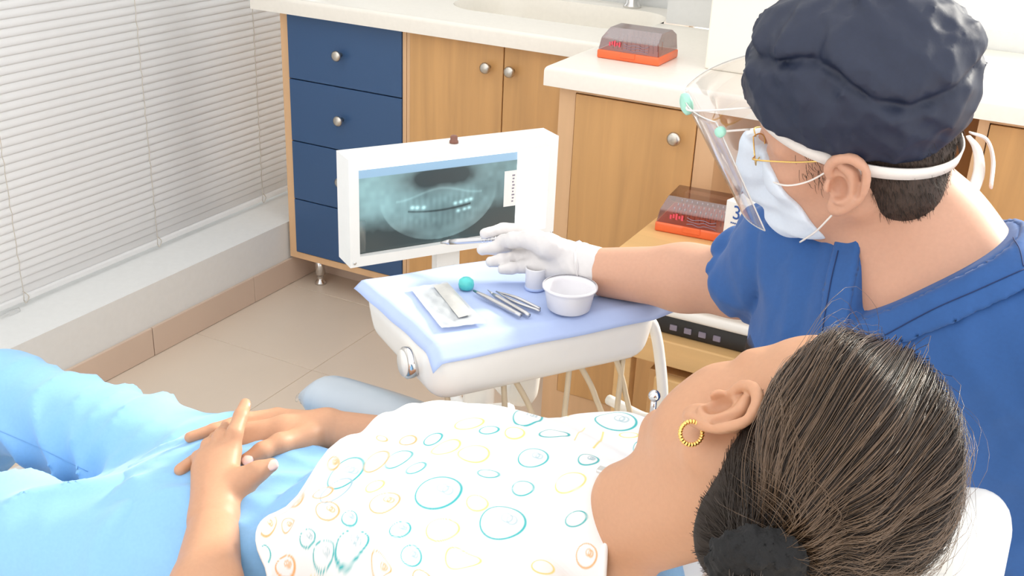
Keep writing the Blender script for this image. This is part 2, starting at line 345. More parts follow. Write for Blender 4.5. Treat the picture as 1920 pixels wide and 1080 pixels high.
# wooden cart with raised shelf
ct = empty('wooden_cart', (1.62, -.45, 0)); tag(ct, 'pale wooden cart with raised shelf and lower deck behind the tray', 'cart')
X, Y = -1.62, .45
box('shelf', (1.335+X, -.655+Y, .625), (1.92+X, -.335+Y, .650), M_woodx, ct, .002, 2)
box('back_rail', (1.36+X, -.36+Y, .650), (1.92+X, -.338+Y, .685), M_frame, ct, .002, 2)
box('side_panel', (1.335+X, -.40+Y, .48), (1.357+X, -.336+Y, .625), M_woodx, ct, .002, 2)
box('back_panel', (1.357+X, -.35+Y, .10), (1.92+X, -.337+Y, .625), M_wood, ct)
box('side_panel', (1.90+X, -.64+Y, .04), (1.92+X, -.352+Y, .625), M_woodx, ct, .002, 2)
box('deck', (1.335+X, -.665+Y, .425), (1.92+X, -.352+Y, .480), M_woodx, ct, .003, 2)
for x in (1.345, 1.86): box('leg', (x+X, -.65+Y, .06), (x+.035+X, -.615+Y, .425), M_woodx, ct, .002, 2)
dr = box('drawer', (1.42+X, -.645+Y, .27), (1.85+X, -.36+Y, .40), M_wood, ct, .002, 2)
box('pull', (1.44+X, -.672+Y, .335), (1.83+X, -.645+Y, .40), M_woodx, dr, .003, 2)
box('bottom_board', (1.345+X, -.65+Y, .10), (1.90+X, -.355+Y, .125), M_woodx, ct, .002, 2)
for x in (1.36, 1.88):
    for y in (-.62, -.375): lathe('caster', [(.004, 0), (.02, .002), (.022, .02), (.02, .04), (.008, .045), (.008, .105 if y == -.375 else .06)], M_rubber, ct, 16, (x+X, y+Y, 0))
bur_box((1.432, -.455, .650), math.radians(4), 'orange box with smoky lid on the wooden cart shelf', .155, .14)
cb = empty('carton', (1.565, -.50, .650), math.radians(-14)); tag(cb, 'white carton printed with a blue 3 on the cart shelf', 'carton')
box('box', (-.05, -.05, 0), (.07, .05, .098), M_whitem, cb, .002, 2)
M_bluep = mat('blue_print', (.03, .1, .35), .6, scale=(50, 50, 50), var=.05)
text_mesh('numeral', '3', .040, M_bluep, cb, Matrix.Translation((-.024, -.0506, .076)) @ Matrix.Rotation(math.pi/2, 4, 'X'))
for k in range(6): boxes('small_print', [((-.035+k*.0042, -.0507, .0535), (-.032+k*.0042, -.0502, .0565))], M_bluep, cb)
ap = empty('sealing_unit', (1.55, -.52, .480)); tag(ap, 'low white lidded appliance with black base on the cart deck', 'appliance')
box('base', (-.135, -.115, 0), (.20, .12, .042), M_black, ap, .006, 3)
box('lid', (-.15, -.13, .043), (.21, .13, .066), M_white, ap, .009, 4)
for k in range(4): box('button', (-.10+k*.03, -.118, .012), (-.085+k*.03, -.114, .024), M_grey, ap, .001, 1)
# ------------------------------------------------------------------ delivery unit with tray
UA = math.atan2(.83, .56)
tu = empty('delivery_unit', (1.413, -1.262, .797), UA); tag(tu, 'white dental delivery unit with rounded tray body and hanging hoses', 'dental unit')
def unit_body():
    bm = bmesh.new(); bmesh.ops.create_cube(bm, size=1)
    for v in bm.verts:
        top = v.co.z > 0
        v.co = Vector((v.co.x*(.365 if top else .34), v.co.y*(.255 if top else .235)-(.0 if top else .0), 0 if top else -.088))
    bmesh.ops.bevel(bm, geom=[e for e in bm.edges], offset=.034, segments=7, profile=.55, affect='EDGES')
    me = bpy.data.meshes.new('tray_body'); bm.to_mesh(me); bm.free()
    return link('tray_body', me, M_white, tu, True)
unit_body()
k_ = lathe('side_knob', [(.0, 0), (.021, 0), (.022, .003), (.022, .012), (.019, .015), (.001, .0155)], M_steel, tu, 28, (-.174, -.055, -.046), (-1, -.0, .05))
lathe('knob_face', [(.001, 0), (.0185, 0), (.0185, .001), (.001, .0012)], M_white, k_, 28, (-.1895, -.055, -.0452), (-1, 0, .05))
tube('handle', [(.168, -.085, -.03), (.190, -.09, -.045), (.205, -.095, -.10), (.215, -.10, -.18), (.215, -.07, -.22), (.2, .02, -.23)], .0085, M_white, tu, 12, 30)
tube('support_arm', [(.05, .03, -.07), (.05, .03, -.16), (.06, .07, -.21), (.10, .25, -.25), (.12, .32, -.30), (.12, .34, -.79)], [.022, .022, .022, .026, .028, .034], M_white, tu, 16, 40)
for k, (x, dx) in enumerate(((-.145, .0), (-.06, -.004), (-.045, .05), (.045, -.02), (.06, .05), (.12, .03), (.135, -.02))):
    tube('hose', [(x, -.10, -.075), (x+dx*.5, -.112, -.13), (x+dx, -.115, -.22), (x+dx*.8, -.03, -.36), (x*.6, .10, -.33)], .0042, M_hose, tu, 8, 24)
# chrome tipped syringe at the right end
sy = empty('air_syringe', tuple(at(1224, 770, 1.30)-np.array([0, 0, .0]))); tag(sy, 'chrome ball ended syringe beside the chin of the patient', 'syringe')
# (its pieces)
lathe('tip_ball', [(.0005, -.0075), (.004, -.0062), (.0066, -.003), (.0075, 0), (.0066, .003), (.004, .0062), (.0005, .0075)], M_steel, sy, 20, (0, 0, .020))
tube('stem', [(0, 0, .014), (0, 0, -.04), (-.01, .02, -.12)], [.0035, .005, .006], M_steel, sy, 12, 12)
# paper
def paper_sheet():
    nx, ny = 60, 44; V = []; Fc = []
    for j in range(ny+1):
        for i in range(nx+1):
            u = -.178+.366*i/nx; v_ = -.128+.25*j/ny
            z = .0022+.0008*math.sin(u*40+v_*25)+.0006*math.sin(v_*90+u*11)
            ex = max(0, abs(u)-.165); z -= 0 if u > 0 else ex*.9
            if v_ < -.108: z -= (-.108-v_)*.9
            if u > .15: z += (u-.15)*.22
            # corners pulled out
            uu = u-.014*max(0, (v_+.05)/.17)*(1 if u < -.1 else 0)+(.012 if u > .15 and v_ < -.05 else 0)
            V.append((uu, v_, z))
    for j in range(ny):
        for i in range(nx): a = j*(nx+1)+i; Fc.append((a, a+1, a+nx+2, a+nx+1))
    o = mk('tray_paper', V, Fc, M_paper, None, True); o.location = (1.413, -1.262, .797); o.rotation_euler = (0, 0, UA)
    s = o.modifiers.new('t', 'SOLIDIFY'); s.thickness = .0006; s.offset = 1
    tag(o, 'pale blue paper liner covering the dental tray', 'paper')
paper_sheet()
RU = Matrix.Rotation(UA, 3, 'Z')
def tray_pt(px, py, z=.8005):
    v = AX[2]+AX[0]*(px-960)/F-AX[1]*(py-540)/F; return CP+v*((z-CP[2])/v[2])
# sterile pouch
pc = tray_pt(838, 580); pe = empty('sterile_pouch', tuple(pc)); tag(pe, 'crinkled clear sterilisation pouch on the blue tray paper', 'pouch')
A, B, Cc, D = (tray_pt(*q)-pc for q in ((768, 545), (838, 534), (912, 611), (828, 621)))
def patch(name, A, B, Cc, D, nx, ny, zf, m, parent):
    V = []; Fc = []
    for j in range(ny+1):
        for i in range(nx+1):
            s, t = i/nx, j/ny; p = (1-t)*((1-s)*A+s*B)+t*((1-s)*D+s*Cc); V.append((p[0], p[1], p[2]+zf(s, t)))
    for j in range(ny):
        for i in range(nx): a = j*(nx+1)+i; Fc.append((a, a+1, a+nx+2, a+nx+1))
    return mk(name, V, Fc, m, parent, True)
rn = np.random.RandomState(3); ph = rn.rand(12)*6; dr_ = rn.randn(12, 2)*9
crink = lambda s, t: .0024+.0016*sum(abs(math.sin(dr_[k][0]*s+dr_[k][1]*t+ph[k])) for k in range(6))/6*2+.004*math.sin(math.pi*min(1, max(0, (s-.25)/.6)))*math.sin(math.pi*t)
M_pouch = mat('pouch_film', (.56, .59, .60), .2, scale=(60, 60, 60), bump=.5, bdist=.002, var=.06, Alpha=.8)
patch('film', A, B, Cc, D, 26, 26, crink, M_pouch, pe)
A2, B2, C2, D2 = (tray_pt(*q)-pc for q in ((812, 546), (840, 541), (886, 600), (860, 607)))
patch('grey_insert', A2, B2, C2, D2, 10, 16, lambda s, t: .009+.003*math.sin(math.pi*t)*math.sin(math.pi*s), mat('grey_insert', (.5, .5, .48), .3, scale=(60, 60, 60), bump=.4, var=.15), pe)
# instruments
def bar(name, a, b, r, m, parent, prof=None, seg=10):
    n = len(prof) if prof else 2
    P = [np.array(a)+(np.array(b)-np.array(a))*t for t in np.linspace(0, 1, n)]; return tube(name, P, [r*q for q in prof] if prof else r, m, parent, seg)
M_teal = mat('teal_plastic', (.10, .62, .60), .25, scale=(40, 40, 40), var=.1)
M_inst = mat('brushed_steel', (.55, .55, .56), .28, 1.0, scale=(80, 80, 80), var=.05)
mr_ = empty('mouth_mirror', tuple(tray_pt(885, 555))); tag(mr_, 'dental mouth mirror with round teal head on the tray paper', 'mirror')
o_ = tray_pt(885, 555)
hc = tray_pt(874, 542)-o_
lathe('mirror_head', [(.0005, -.003), (.0105, -.0025), (.0115, .003), (.0105, .009), (.0065, .0125), (.0005, .014)], M_teal, mr_, 24, tuple(hc+np.array([0, 0, .0045])))
bar('handle', tray_pt(888, 551)-o_+np.array([0, 0, .005]), tray_pt(976, 598)-o_+np.array([0, 0, .005]), .0038, M_inst, mr_, [.4, .7, .95, 1, 1, 1, 1, 1, .9, .8])
pr_ = empty('dental_probe', tuple(tray_pt(950, 570))); o_ = tray_pt(950, 570); tag(pr_, 'steel dental probe lying beside the mouth mirror', 'probe')
bar('handle', tray_pt(924, 557)-o_+np.array([0, 0, .0045]), tray_pt(992, 597)-o_+np.array([0, 0, .0045]), .0036, M_inst, pr_, [.6, 1, .85, 1, .85, 1, 1, 1, .8])
bar('tip', tray_pt(914, 547)-o_+np.array([0, 0, .003]), tray_pt(924, 557)-o_+np.array([0, 0, .0045]), .0016, M_inst, pr_, [.3, .6, 1, 1.2])
tz = empty('tweezers', tuple(tray_pt(975, 570))); o_ = tray_pt(975, 570); tag(tz, 'steel dental tweezers lying nearest the white bowl', 'tweezers')
for s in (0, 1):
    a, m_, b = tray_pt(930, 550+1*s)-o_, tray_pt(965+3*s, 572-4*s)-o_, tray_pt(1012, 588-3*s)-o_
    tube('arm', [a+np.array([0, 0, .003+.001*s]), m_+np.array([0, 0, .005+.003*s]), b+np.array([0, 0, .004+.001*s])], [.0009, .0026, .0022], M_inst, tz, 8, 14)
# bowl, cup
M_bowl = mat('white_bowl_plastic', (.72, .71, .74), .3, scale=(40, 40, 40), var=.02)
bo = empty('mixing_bowl', tuple(tray_pt(1066, 580))); tag(bo, 'round white plastic bowl on the blue tray paper', 'bowl')
lathe('bowl', [(.0, .001), (.026, .001), (.030, .004), (.0345, .028), (.0365, .0335), (.0375, .0345), (.0365, .036), (.034, .0345), (.031, .03), (.027, .008), (.0, .006)], M_bowl, bo, 48)
lathe('rim', [(.0365, .033), (.0385, .034), (.0385, .0365), (.0362, .0375)], M_bowl, bo, 48, cap=False)
cu = empty('dappen_cup', tuple(tray_pt(1003, 541))); tag(cu, 'small pale cup half hidden behind the white bowl', 'cup')
lathe('cup', [(.0, .001), (.013, .001), (.0145, .003), (.015, .032), (.0145, .034), (.0135, .033), (.012, .006), (.0, .005)], M_bowl, cu, 32)
lathe('base_ring', [(.0135, .0), (.0155, .0008), (.0155, .004), (.0143, .005)], M_paper, cu, 32, cap=False)
# ------------------------------------------------------------------ x-ray viewer
TL = at(648, 296, 1.84)
va = math.atan2(.833, .553)
xv = empty('xray_viewer', (TL[0], TL[1], TL[2]-.195), va); tag(xv, 'white light box viewer showing a jaw x-ray on a post', 'light box')
W_, H_, D_ = .405, .195, .045; fr = .018
boxes('housing', [((0, .006, 0), (W_, D_, H_))], M_whitem, xv)
boxes('frame', [((0, -.012, 0), (fr, .006, H_)), ((W_-fr, -.012, 0), (W_, .006, H_)), ((fr, -.012, 0), (W_-fr, .006, fr)), ((fr, -.012, H_-fr), (W_-fr, .006, H_))], M_whitem, xv)
M_lit = mat('lit_diffuser', (.9, .9, .9), .5, emit=(.93, .97, 1), scale=(40, 40, 40), var=.02); M_lit.node_tree.nodes['Principled BSDF'].inputs['Emission Strength'].default_value = .75
boxes('diffuser', [((fr, .003, fr), (W_-fr, .0058, H_-fr))], M_lit, xv)
kb = lathe('switch_knob', [(.008, 0), (.008, .004), (.0065, .005), (.0065, .012), (.005, .0135), (.001, .014)], mat('brown_knob', (.22, .09, .06), .4, scale=(50, 50, 50), var=.1), xv, 20, (W_*.51, .015, H_))
box('post', (.175, .012, -.30), (.222, .035, 0), M_whitem, xv, .002, 2)
for x in (.006, W_-.006): 
    for z in (.008,): lathe('screw', [(.003, 0), (.003, .001), (.001, .0014)], M_steel, xv, 12, (x+.002, -.012, z), (0, -1, 0))
boxes('film_clip', [((fr, -.004, fr+.004), (fr+.014, -.001, fr+.062))], M_clear, xv)
tube('mount_arm', [(.198, .022, -.285), (.198, -.08, -.29), (.21, -.22, -.22)], .012, M_whitem, xv, 12, 16)
# the film: densities painted per vertex
def film():
    nx, nz = 360, 180; wf, hf = .308, .152
    s, t = np.meshgrid(np.linspace(0, 1, nx+1), np.linspace(0, 1, nz+1))   # s right, t up
    def g(cx, cy, rx, ry, a=0):
        c, sn = np.cos(a), np.sin(a); dx, dy = (s-cx), (t-cy)*.52
        return np.exp(-(((dx*c+dy*sn)/rx)**2+((-dx*sn+dy*c)/(ry*.52))**2))
    rs = np.random.RandomState(5)
    def noise(sc):
        n = rs.rand(int(hf*sc)+3, int(wf*sc)+3); xi = s*(n.shape[1]-2); yi = t*(n.shape[0]-2); a = xi.astype(int); b = yi.astype(int); fx = xi-a; fy = yi-b
        fx = fx*fx*(3-2*fx); fy = fy*fy*(3-2*fy)
        return (n[b, a]*(1-fx)+n[b, a+1]*fx)*(1-fy)+(n[b+1, a]*(1-fx)+n[b+1, a+1]*fx)*fy
    base = .25+.10*(noise(30)-.5)+.06*(noise(110)-.5)
    L = base.copy()
    L += .20*g(.08, .62, .16, .5)-.10*g(.9, .2, .25, .3)-.16*g(.12, .1, .25, .25)-.06*g(.5, .12, .6, .12)
    # sinus / nasal cavity darks
    L -= .24*g(.42, .80, .085, .11)+.27*g(.60, .80, .10, .10)+.12*g(.5, .83, .16, .08)
    # jaw body: bright U band
    jaw = np.abs(np.sqrt(((s-.50)/.36)**2+((t-.62)/.56)**2)-.88); below = 1/(1+np.exp((t-.62)*30))
    L += .08*np.exp(-(jaw/.12)**2)*below
    rim_ = np.abs(np.sqrt(((s-.50)/.36)**2+((t-.62)/.56)**2)-1.0); L += .03*np.exp(-(rim_/.03)**2)*below
    L -= .20*((np.sqrt(((s-.50)/.36)**2+((t-.62)/.56)**2) > 1.03)*1.0)/(1+np.exp(np.clip((t-.40)*22, -40, 40)))*.7
    occ = .40-.30*((s-.5)/.45)**2*-.6        # smile line
    up_ = np.exp(-((t-occ-.11)/.085)**2)*(np.abs(s-.50) < .24); dn = np.exp(-((t-occ+.11)/.085)**2)*(np.abs(s-.50) < .24)
    teeth = .5+.5*np.cos((s-.5)*2*np.pi/.036)
    L += .07*up_*(.35+.65*teeth)+.06*dn*(.35+.65*teeth)
    L -= .20*np.exp(-((t-occ)/.012)**2)*(np.abs(s-.50) < .2)
    L += .10*np.exp(-((t-.62-.05*np.cos((s-.5)*12))/.016)**2)*(np.abs(s-.5) < .27)
    for cx in (.33, .36, .40, .60, .635, .67, .70):
        o = .40+.18*((cx-.5)/.45)**2; L += .55*g(cx, o+.05, .012, .022)
    for cx in (.62, .66, .69): 
        o = .40+.18*((cx-.5)/.45)**2; L += .5*g(cx, o-.05, .012, .02)
    L -= .22*(t > .955)*0
    L = np.where(t > .90, .45+.02*noise(20), L); L = np.clip(L*.72, .05, .9)
    tint = np.stack([L*.66, L*1.0, L*1.02], -1)
    warm = np.clip(g(.5, .80, .2, .12)+g(.12, .08, .25, .2)+g(.9, .12, .2, .2), 0, 1)[..., None]
    col = tint*(1-.5*warm)+np.stack([L*.95, L*.92, L*.85], -1)*.5*warm
    col[t > .90] = np.array([.23, .33, .42])
    x = fr+.002+s*wf; z = fr+.0+t*hf
    V = np.stack([x, np.full_like(x, .0005), z], -1).reshape(-1, 3)
    idx = np.arange((nx+1)*(nz+1)).reshape(nz+1, nx+1); Q = np.stack([idx[:-1, :-1], idx[:-1, 1:], idx[1:, 1:], idx[1:, :-1]], -1).reshape(-1, 4)
    m = bpy.data.materials.new('xray_film'); m.use_nodes = True; N = m.node_tree.nodes; Lk = m.node_tree.links
    N.remove(N['Principled BSDF']); a = N.new('ShaderNodeAttribute'); a.attribute_name = 'Col'; tr = N.new('ShaderNodeBsdfTransparent'); gl = N.new('ShaderNodeBsdfGlossy'); gl.inputs['Roughness'].default_value = .25
    mx = N.new('ShaderNodeMixShader'); mx.inputs[0].default_value = .05
    Lk.new(a.outputs['Color'], tr.inputs[0]); Lk.new(tr.outputs[0], mx.inputs[1]); Lk.new(gl.outputs[0], mx.inputs[2]); Lk.new(mx.outputs[0], N['Material Output'].inputs[0])
    o = mk_np('xray_film', V, Q, m, None, False); o.location = xv.location; o.rotation_euler = xv.rotation_euler
    ca_ = o.data.color_attributes.new('Col', 'FLOAT_COLOR', 'POINT'); ca_.data.foreach_set('color', np.concatenate([col.reshape(-1, 3), np.ones((V.shape[0], 1))], 1).astype(np.float32).ravel())
    tag(o, 'dark teal panoramic x-ray film of teeth clipped to the light box', 'x-ray film')
    lb = boxes('paper_label', [((fr+.284, -.0008, fr+.050), (fr+.310, -.0002, fr+.118))], M_whitem, o)
    for k in range(9): boxes('print_line', [((fr+.300+.0008*(k % 2), -.0012, fr+.058+k*.0062), (fr+.3035+.001*(k % 3), -.00085, fr+.0605+k*.0062))], M_grey, lb)
film()
# ------------------------------------------------------------------ smooth solid modelling
class Solid:
    def __init__(s, lo, hi, h):
        s.lo = np.array(lo, float); s.h = h; s.n = np.ceil((np.array(hi)-s.lo)/h).astype(int)+1
        s.ax = [(s.lo[i]+h*np.arange(s.n[i])).astype(np.float32) for i in range(3)]
        s.d = np.full(s.n, 1.0, np.float32)
    def _sl(s, blo, bhi, m):
        a = np.clip(np.floor((np.array(blo)-m-s.lo)/s.h).astype(int), 0, s.n); b = np.clip(np.ceil((np.array(bhi)+m-s.lo)/s.h).astype(int)+1, 0, s.n)
        return tuple(slice(a[i], b[i]) for i in range(3))
    def _g(s, sl): return s.ax[0][sl[0]][:, None, None], s.ax[1][sl[1]][None, :, None], s.ax[2][sl[2]][None, None, :]
    def add(s, prim, k=.01, margin=.012):
        fn, lo, hi = prim; sl = s._sl(lo, hi, k+margin)
        if any(x.stop <= x.start for x in sl): return s
        a = s.d[sl]; b = fn(*s._g(sl)).astype(np.float32)
        h = np.maximum(k-np.abs(a-b), 0)/k if k > 0 else 0
        s.d[sl] = np.minimum(a, b)-h*h*k*.25; return s
    def sub(s, prim, k=.004):
        fn, lo, hi = prim; sl = s._sl(lo, hi, k+.01)
        if any(x.stop <= x.start for x in sl): return s
        a = s.d[sl]; b = -fn(*s._g(sl)).astype(np.float32); h = np.maximum(k-np.abs(a-b), 0)/k
        s.d[sl] = np.maximum(a, b)+h*h*k*.25; return s
    def keep(s, fn, k=.003):
        b = fn(*s._g((slice(None),)*3)).astype(np.float32); h = np.maximum(k-np.abs(s.d-b), 0)/k
        s.d = np.maximum(s.d, b)+h*h*k*.25; return s
    def warp(s, fn):
        near = np.abs(s.d) < .05; idx = np.nonzero(near)
        s.d[idx] += fn(s.ax[0][idx[0]], s.ax[1][idx[1]], s.ax[2][idx[2]]).astype(np.float32); return s
    def mesh(s, iso=0.):
        d = s.d-iso; sg = d < 0
        c = [sg[i:sg.shape[0]-1+i, j:sg.shape[1]-1+j, k:sg.shape[2]-1+k] for i in (0, 1) for j in (0, 1) for k in (0, 1)]
        cnt = sum(x.astype(np.int8) for x in c); act = (cnt > 0) & (cnt < 8)
        I = np.stack(np.nonzero(act), 1); vid = np.full(act.shape, -1, np.int64); vid[tuple(I.T)] = np.arange(len(I))
        pos = np.zeros((len(I), 3)); wt = np.zeros(len(I))
        cor = [(i, j, k) for i in (0, 1) for j in (0, 1) for k in (0, 1)]
        val = {q: d[I[:, 0]+q[0], I[:, 1]+q[1], I[:, 2]+q[2]] for q in cor}
        for a in cor:
            for ax in range(3):
                if a[ax]: continue
                b = list(a); b[ax] = 1; b = tuple(b); va_, vb = val[a], val[b]; x = (va_ < 0) != (vb < 0)
                t = np.where(x, va_/(va_-vb+1e-20), 0); p = np.repeat(np.array(a, float)[None], len(I), 0); p[:, ax] += t
                pos += p*x[:, None]; wt += x
        V = s.lo+s.h*(I+pos/np.maximum(wt, 1)[:, None]); Q = []
        for ax in range(3):
            n1, n2 = (ax+1) % 3, (ax+2) % 3
            sl0 = [slice(None)]*3; sl1 = [slice(None)]*3; sl0[ax] = slice(0, -1); sl1[ax] = slice(1, None)
            A, B = sg[tuple(sl0)], sg[tuple(sl1)]
            E_ = np.stack(np.nonzero(A != B), 1)
            ok = (E_[:, n1] > 0) & (E_[:, n2] > 0) & (E_[:, n1] < d.shape[n1]-1) & (E_[:, n2] < d.shape[n2]-1); E_ = E_[ok]
            fl_ = A[tuple(E_.T)]
            def vv(o1, o2):
                q = E_.copy(); q[:, n1] += o1; q[:, n2] += o2; return vid[tuple(q.T)]
            q = np.stack([vv(-1, -1), vv(0, -1), vv(0, 0), vv(-1, 0)], 1); q[~fl_] = q[~fl_][:, ::-1]; Q.append(q)
        return V, np.concatenate(Q)
def rc(a, b, ra, rb):
    a = np.array(a, np.float32); b = np.array(b, np.float32); ba = b-a; L2 = float(ba@ba)+1e-12; r = max(ra, rb)
    def fn(x, y, z):
        px, py, pz = x-a[0], y-a[1], z-a[2]; t = np.clip((px*ba[0]+py*ba[1]+pz*ba[2])/L2, 0, 1)
        return np.sqrt((px-t*ba[0])**2+(py-t*ba[1])**2+(pz-t*ba[2])**2)-(ra+(rb-ra)*t)
    return fn, np.minimum(a, b)-r, np.maximum(a, b)+r
def el(c, r, R=None):
    c = np.array(c, np.float32); r = np.array(r, np.float32); R = np.eye(3) if R is None else np.asarray(R)
    e = np.sqrt(((R*r)**2).sum(1))
    def fn(x, y, z):
        px, py, pz = x-c[0], y-c[1], z-c[2]
        q = [px*R[0, i]+py*R[1, i]+pz*R[2, i] for i in range(3)]
        k0 = np.sqrt(sum((q[i]/r[i])**2 for i in range(3))); k1 = np.sqrt(sum((q[i]/r[i]**2)**2 for i in range(3)))+1e-6
        return k0*(k0-1)/k1
    return fn, c-e, c+e
def half(n, p0):       # inside where n.(p-p0) < 0
    n = np.array(n, float); n /= np.linalg.norm(n); c = float(n@np.array(p0))
    return lambda x, y, z: n[0]*x+n[1]*y+n[2]*z-c
def big_islands(V, Q, least=300):
    lab = np.arange(len(V))
    while True:
        m_ = lab[Q].min(1); new = lab.copy(); np.minimum.at(new, Q.ravel(), np.repeat(m_, Q.shape[1])); new = new[new]
        if (new == lab).all(): break
        lab = new
    cnt = np.bincount(lab, minlength=len(V)); keep = cnt[lab] >= least; Qk = Q[keep[Q[:, 0]]]; idx = np.cumsum(keep)-1
    return V[keep], idx[Qk]
def join_geo(*G):
    G = [big_islands(*q) for q in G]
    V = []; Q = []; o = 0
    for v, q in G: V.append(v); Q.append(q+o); o += len(v)
    return np.concatenate(V), np.concatenate(Q)
def chain(S, P, r, k=.004):
    for i in range(len(P)-1): S.add(rc(P[i], P[i+1], r[i], r[i+1]), k)
def relax(V, Q, it=2, f=.5):
    n = len(V)
    for _ in range(it):
        acc = np.zeros((n, 3)); cnt = np.zeros(n)
        for a, b in ((0, 1), (1, 2), (2, 3), (3, 0)):
            np.add.at(acc, Q[:, a], V[Q[:, b]]); np.add.at(cnt, Q[:, a], 1); np.add.at(acc, Q[:, b], V[Q[:, a]]); np.add.at(cnt, Q[:, b], 1)
        V = V*(1-f)+f*acc/np.maximum(cnt, 1)[:, None]
    return V
class Frame:
    def __init__(s, camR, camt):    # camR columns forward,left,up in (right,up,away)
        s.R = np.stack([dirw(np.array(camR)[:, i]) for i in range(3)], 1); s.o = CP+dirw(np.array(camt))
        # orthonormalise
        f = s.R[:, 0]/np.linalg.norm(s.R[:, 0]); u = s.R[:, 2]-f*(f@s.R[:, 2]); u /= np.linalg.norm(u); s.R = np.stack([f, np.cross(u, f), u], 1)
    def w(s, p): return s.o+s.R@np.array(p, float)
    def wv(s, P): return s.o+np.asarray(P)@s.R.T
    def el(s, c, r): return el(s.w(c), r, s.R)
    def rc(s, a, b, ra, rb): return rc(s.w(a), s.w(b), ra, rb)
    def half(s, n, p): return half(s.R@np.array(n, float), s.w(p))
def head_prims(S, H, g=1.0):
    m = lambda *p: tuple(g*q for q in p)
    for c, r, k in (((-.012, 0, .045), (.098, .076, .088), .0), ((.036, 0, .048), (.058, .060, .062), .03), ((.035, 0, -.028), (.060, .057, .074), .03)): S.add(H.el(m(*c), m(*r)), max(k, .001))
    for s_ in (-1, 1):
        S.add(H.rc(m(-.006, s_*.056, -.042), m(.07, s_*.014, -.098), .019*g, .017*g), .03)
        S.add(H.el(m(.058, s_*.042, -.018), m(.030, .024, .026)), .02)
        S.add(H.rc(m(.086, s_*.014, .030), m(.066, s_*.055, .022), .011*g, .010*g), .015)
    S.add(H.el(m(.080, 0, -.098), m(.020, .022, .017)), .015)
    S.add(H.el(m(.092, 0, -.064), m(.013, .026, .014)), .012)
    S.add(H.rc(m(.092, 0, .018), m(.114, 0, -.028), .009*g, .012*g), .012)
    for s_ in (-1, 1):
        S.add(H.el(m(.104, s_*.012, -.032), m(.011, .007, .008)), .006)
        S.sub(H.el(m(.100, s_*.033, .010), m(.014, .019, .011)), .014)
        S.add(H.el(m(.077, s_*.033, .009), m(.0135, .0145, .012)), .004)
def ear_geo(H, g, side=1, flare=22, tilt=12, pos=(0, .071, 0)):
    S = Solid((-.04, -.03, -.05), (.03, .035, .045), .0011)
    S.add(el((-.004, .006, .003), (.0165, .0055, .027)), .001)
    S.add(rc((.002, -.016, .0), (-.003, .004, .0), .015, .012), .006)
    S.add(el((.001, .008, -.026), (.0085, .0048, .0105)), .006)
    hp = spline([(.009, .008, .004), (.0125, .0125, .016), (.006, .0155, .0285), (-.008, .0165, .031), (-.0185, .0165, .021), (-.0205, .0165, .005), (-.0165, .0155, -.010), (-.009, .013, -.021), (-.002, .010, -.029)], 22)
    chain(S, hp, np.interp(np.linspace(0, 1, 22), [0, .3, .8, 1], [.0032, .0042, .0038, .0045]), .003)
    chain(S, spline([(.002, .011, .020), (-.008, .0125, .014), (-.0115, .013, .001), (-.0085, .0125, -.012), (.0, .012, -.0165)], 12), np.full(12, .0036), .004)
    S.add(el((.0105, .011, -.004), (.0042, .005, .0065)), .004)
    S.sub(el((.0015, .014, -.003), (.0078, .0105, .0115)), .004)
    S.sub(rc((-.014, .018, .020), (-.015, .018, -.004), .0026, .0022), .004)
    V, Q = S.mesh(); V = relax(V, Q, 1, .4)
    a = math.radians(flare); Rz = np.array([[math.cos(a), -math.sin(a), 0], [math.sin(a), math.cos(a), 0], [0, 0, 1]])   # back edge flares outward
    Rz = Rz.T; t_ = math.radians(-tilt); Ry = np.array([[math.cos(t_), 0, math.sin(t_)], [0, 1, 0], [-math.sin(t_), 0, math.cos(t_)]])
    V = (V*g) @ (Ry @ Rz).T + np.array(pos)
    if side < 0: V = V*np.array([1, -1, 1]); Q = Q[:, ::-1]
    return H.wv(V), Q
M_skin = mat('skin_warm', (.54, .285, .165), .5, scale=(220, 220, 220), var=.05, bump=.04, bdist=.0006, **{'Subsurface Weight': .18})
M_skin2 = mat('skin_fair', (.58, .32, .215), .5, scale=(220, 220, 220), var=.05, bump=.04, bdist=.0006, **{'Subsurface Weight': .18})
M_nail = mat('finger_nail', (.86, .58, .50), .25, scale=(100, 100, 100), var=.03)
M_hair = mat('dark_brown_hair', (.022, .013, .008), .7, scale=(60, 60, 60), var=.25)
M_hair2 = mat('brown_hair_strand', (.044, .026, .016), .30, scale=(40, 40, 40), var=.35, spec=.7)
M_ltblue = mat('light_blue_cotton', (.24, .49, .80), .75, scale=(240, 240, 240), bump=.12, bdist=.0008, var=.05, **{'Sheen Weight': .2})
M_scrub = mat('royal_blue_cotton', (.017, .090, .295), .75, scale=(240, 240, 240), bump=.12, bdist=.0008, var=.08, **{'Sheen Weight': .12})
M_navy = mat('navy_cotton', (.0065, .013, .038), .55, scale=(260, 260, 260), bump=.12, bdist=.0008, var=.12)
M_mask = mat('mask_fabric', (.70, .78, .88), .8, scale=(300, 300, 300), bump=.1, bdist=.0006, var=.03)
M_glove = mat('latex_glove', (.66, .635, .63), .5, scale=(90, 90, 90), bump=.2, bdist=.0016, var=.04)
M_strap = mat('white_elastic', (.80, .76, .72), .7, scale=(200, 200, 200), bump=.1, var=.04)
M_gold = mat('gold_metal', (.86, .55, .18), .2, 1.0, scale=(60, 60, 60), var=.05)
M_seam = mat('navy_thread', (.010, .03, .12), .8, scale=(100, 100, 100), var=.1)
M_vinyl = mat('white_vinyl', (.80, .80, .78), .3, scale=(30, 30, 30), bump=.15, bdist=.003, var=.03)
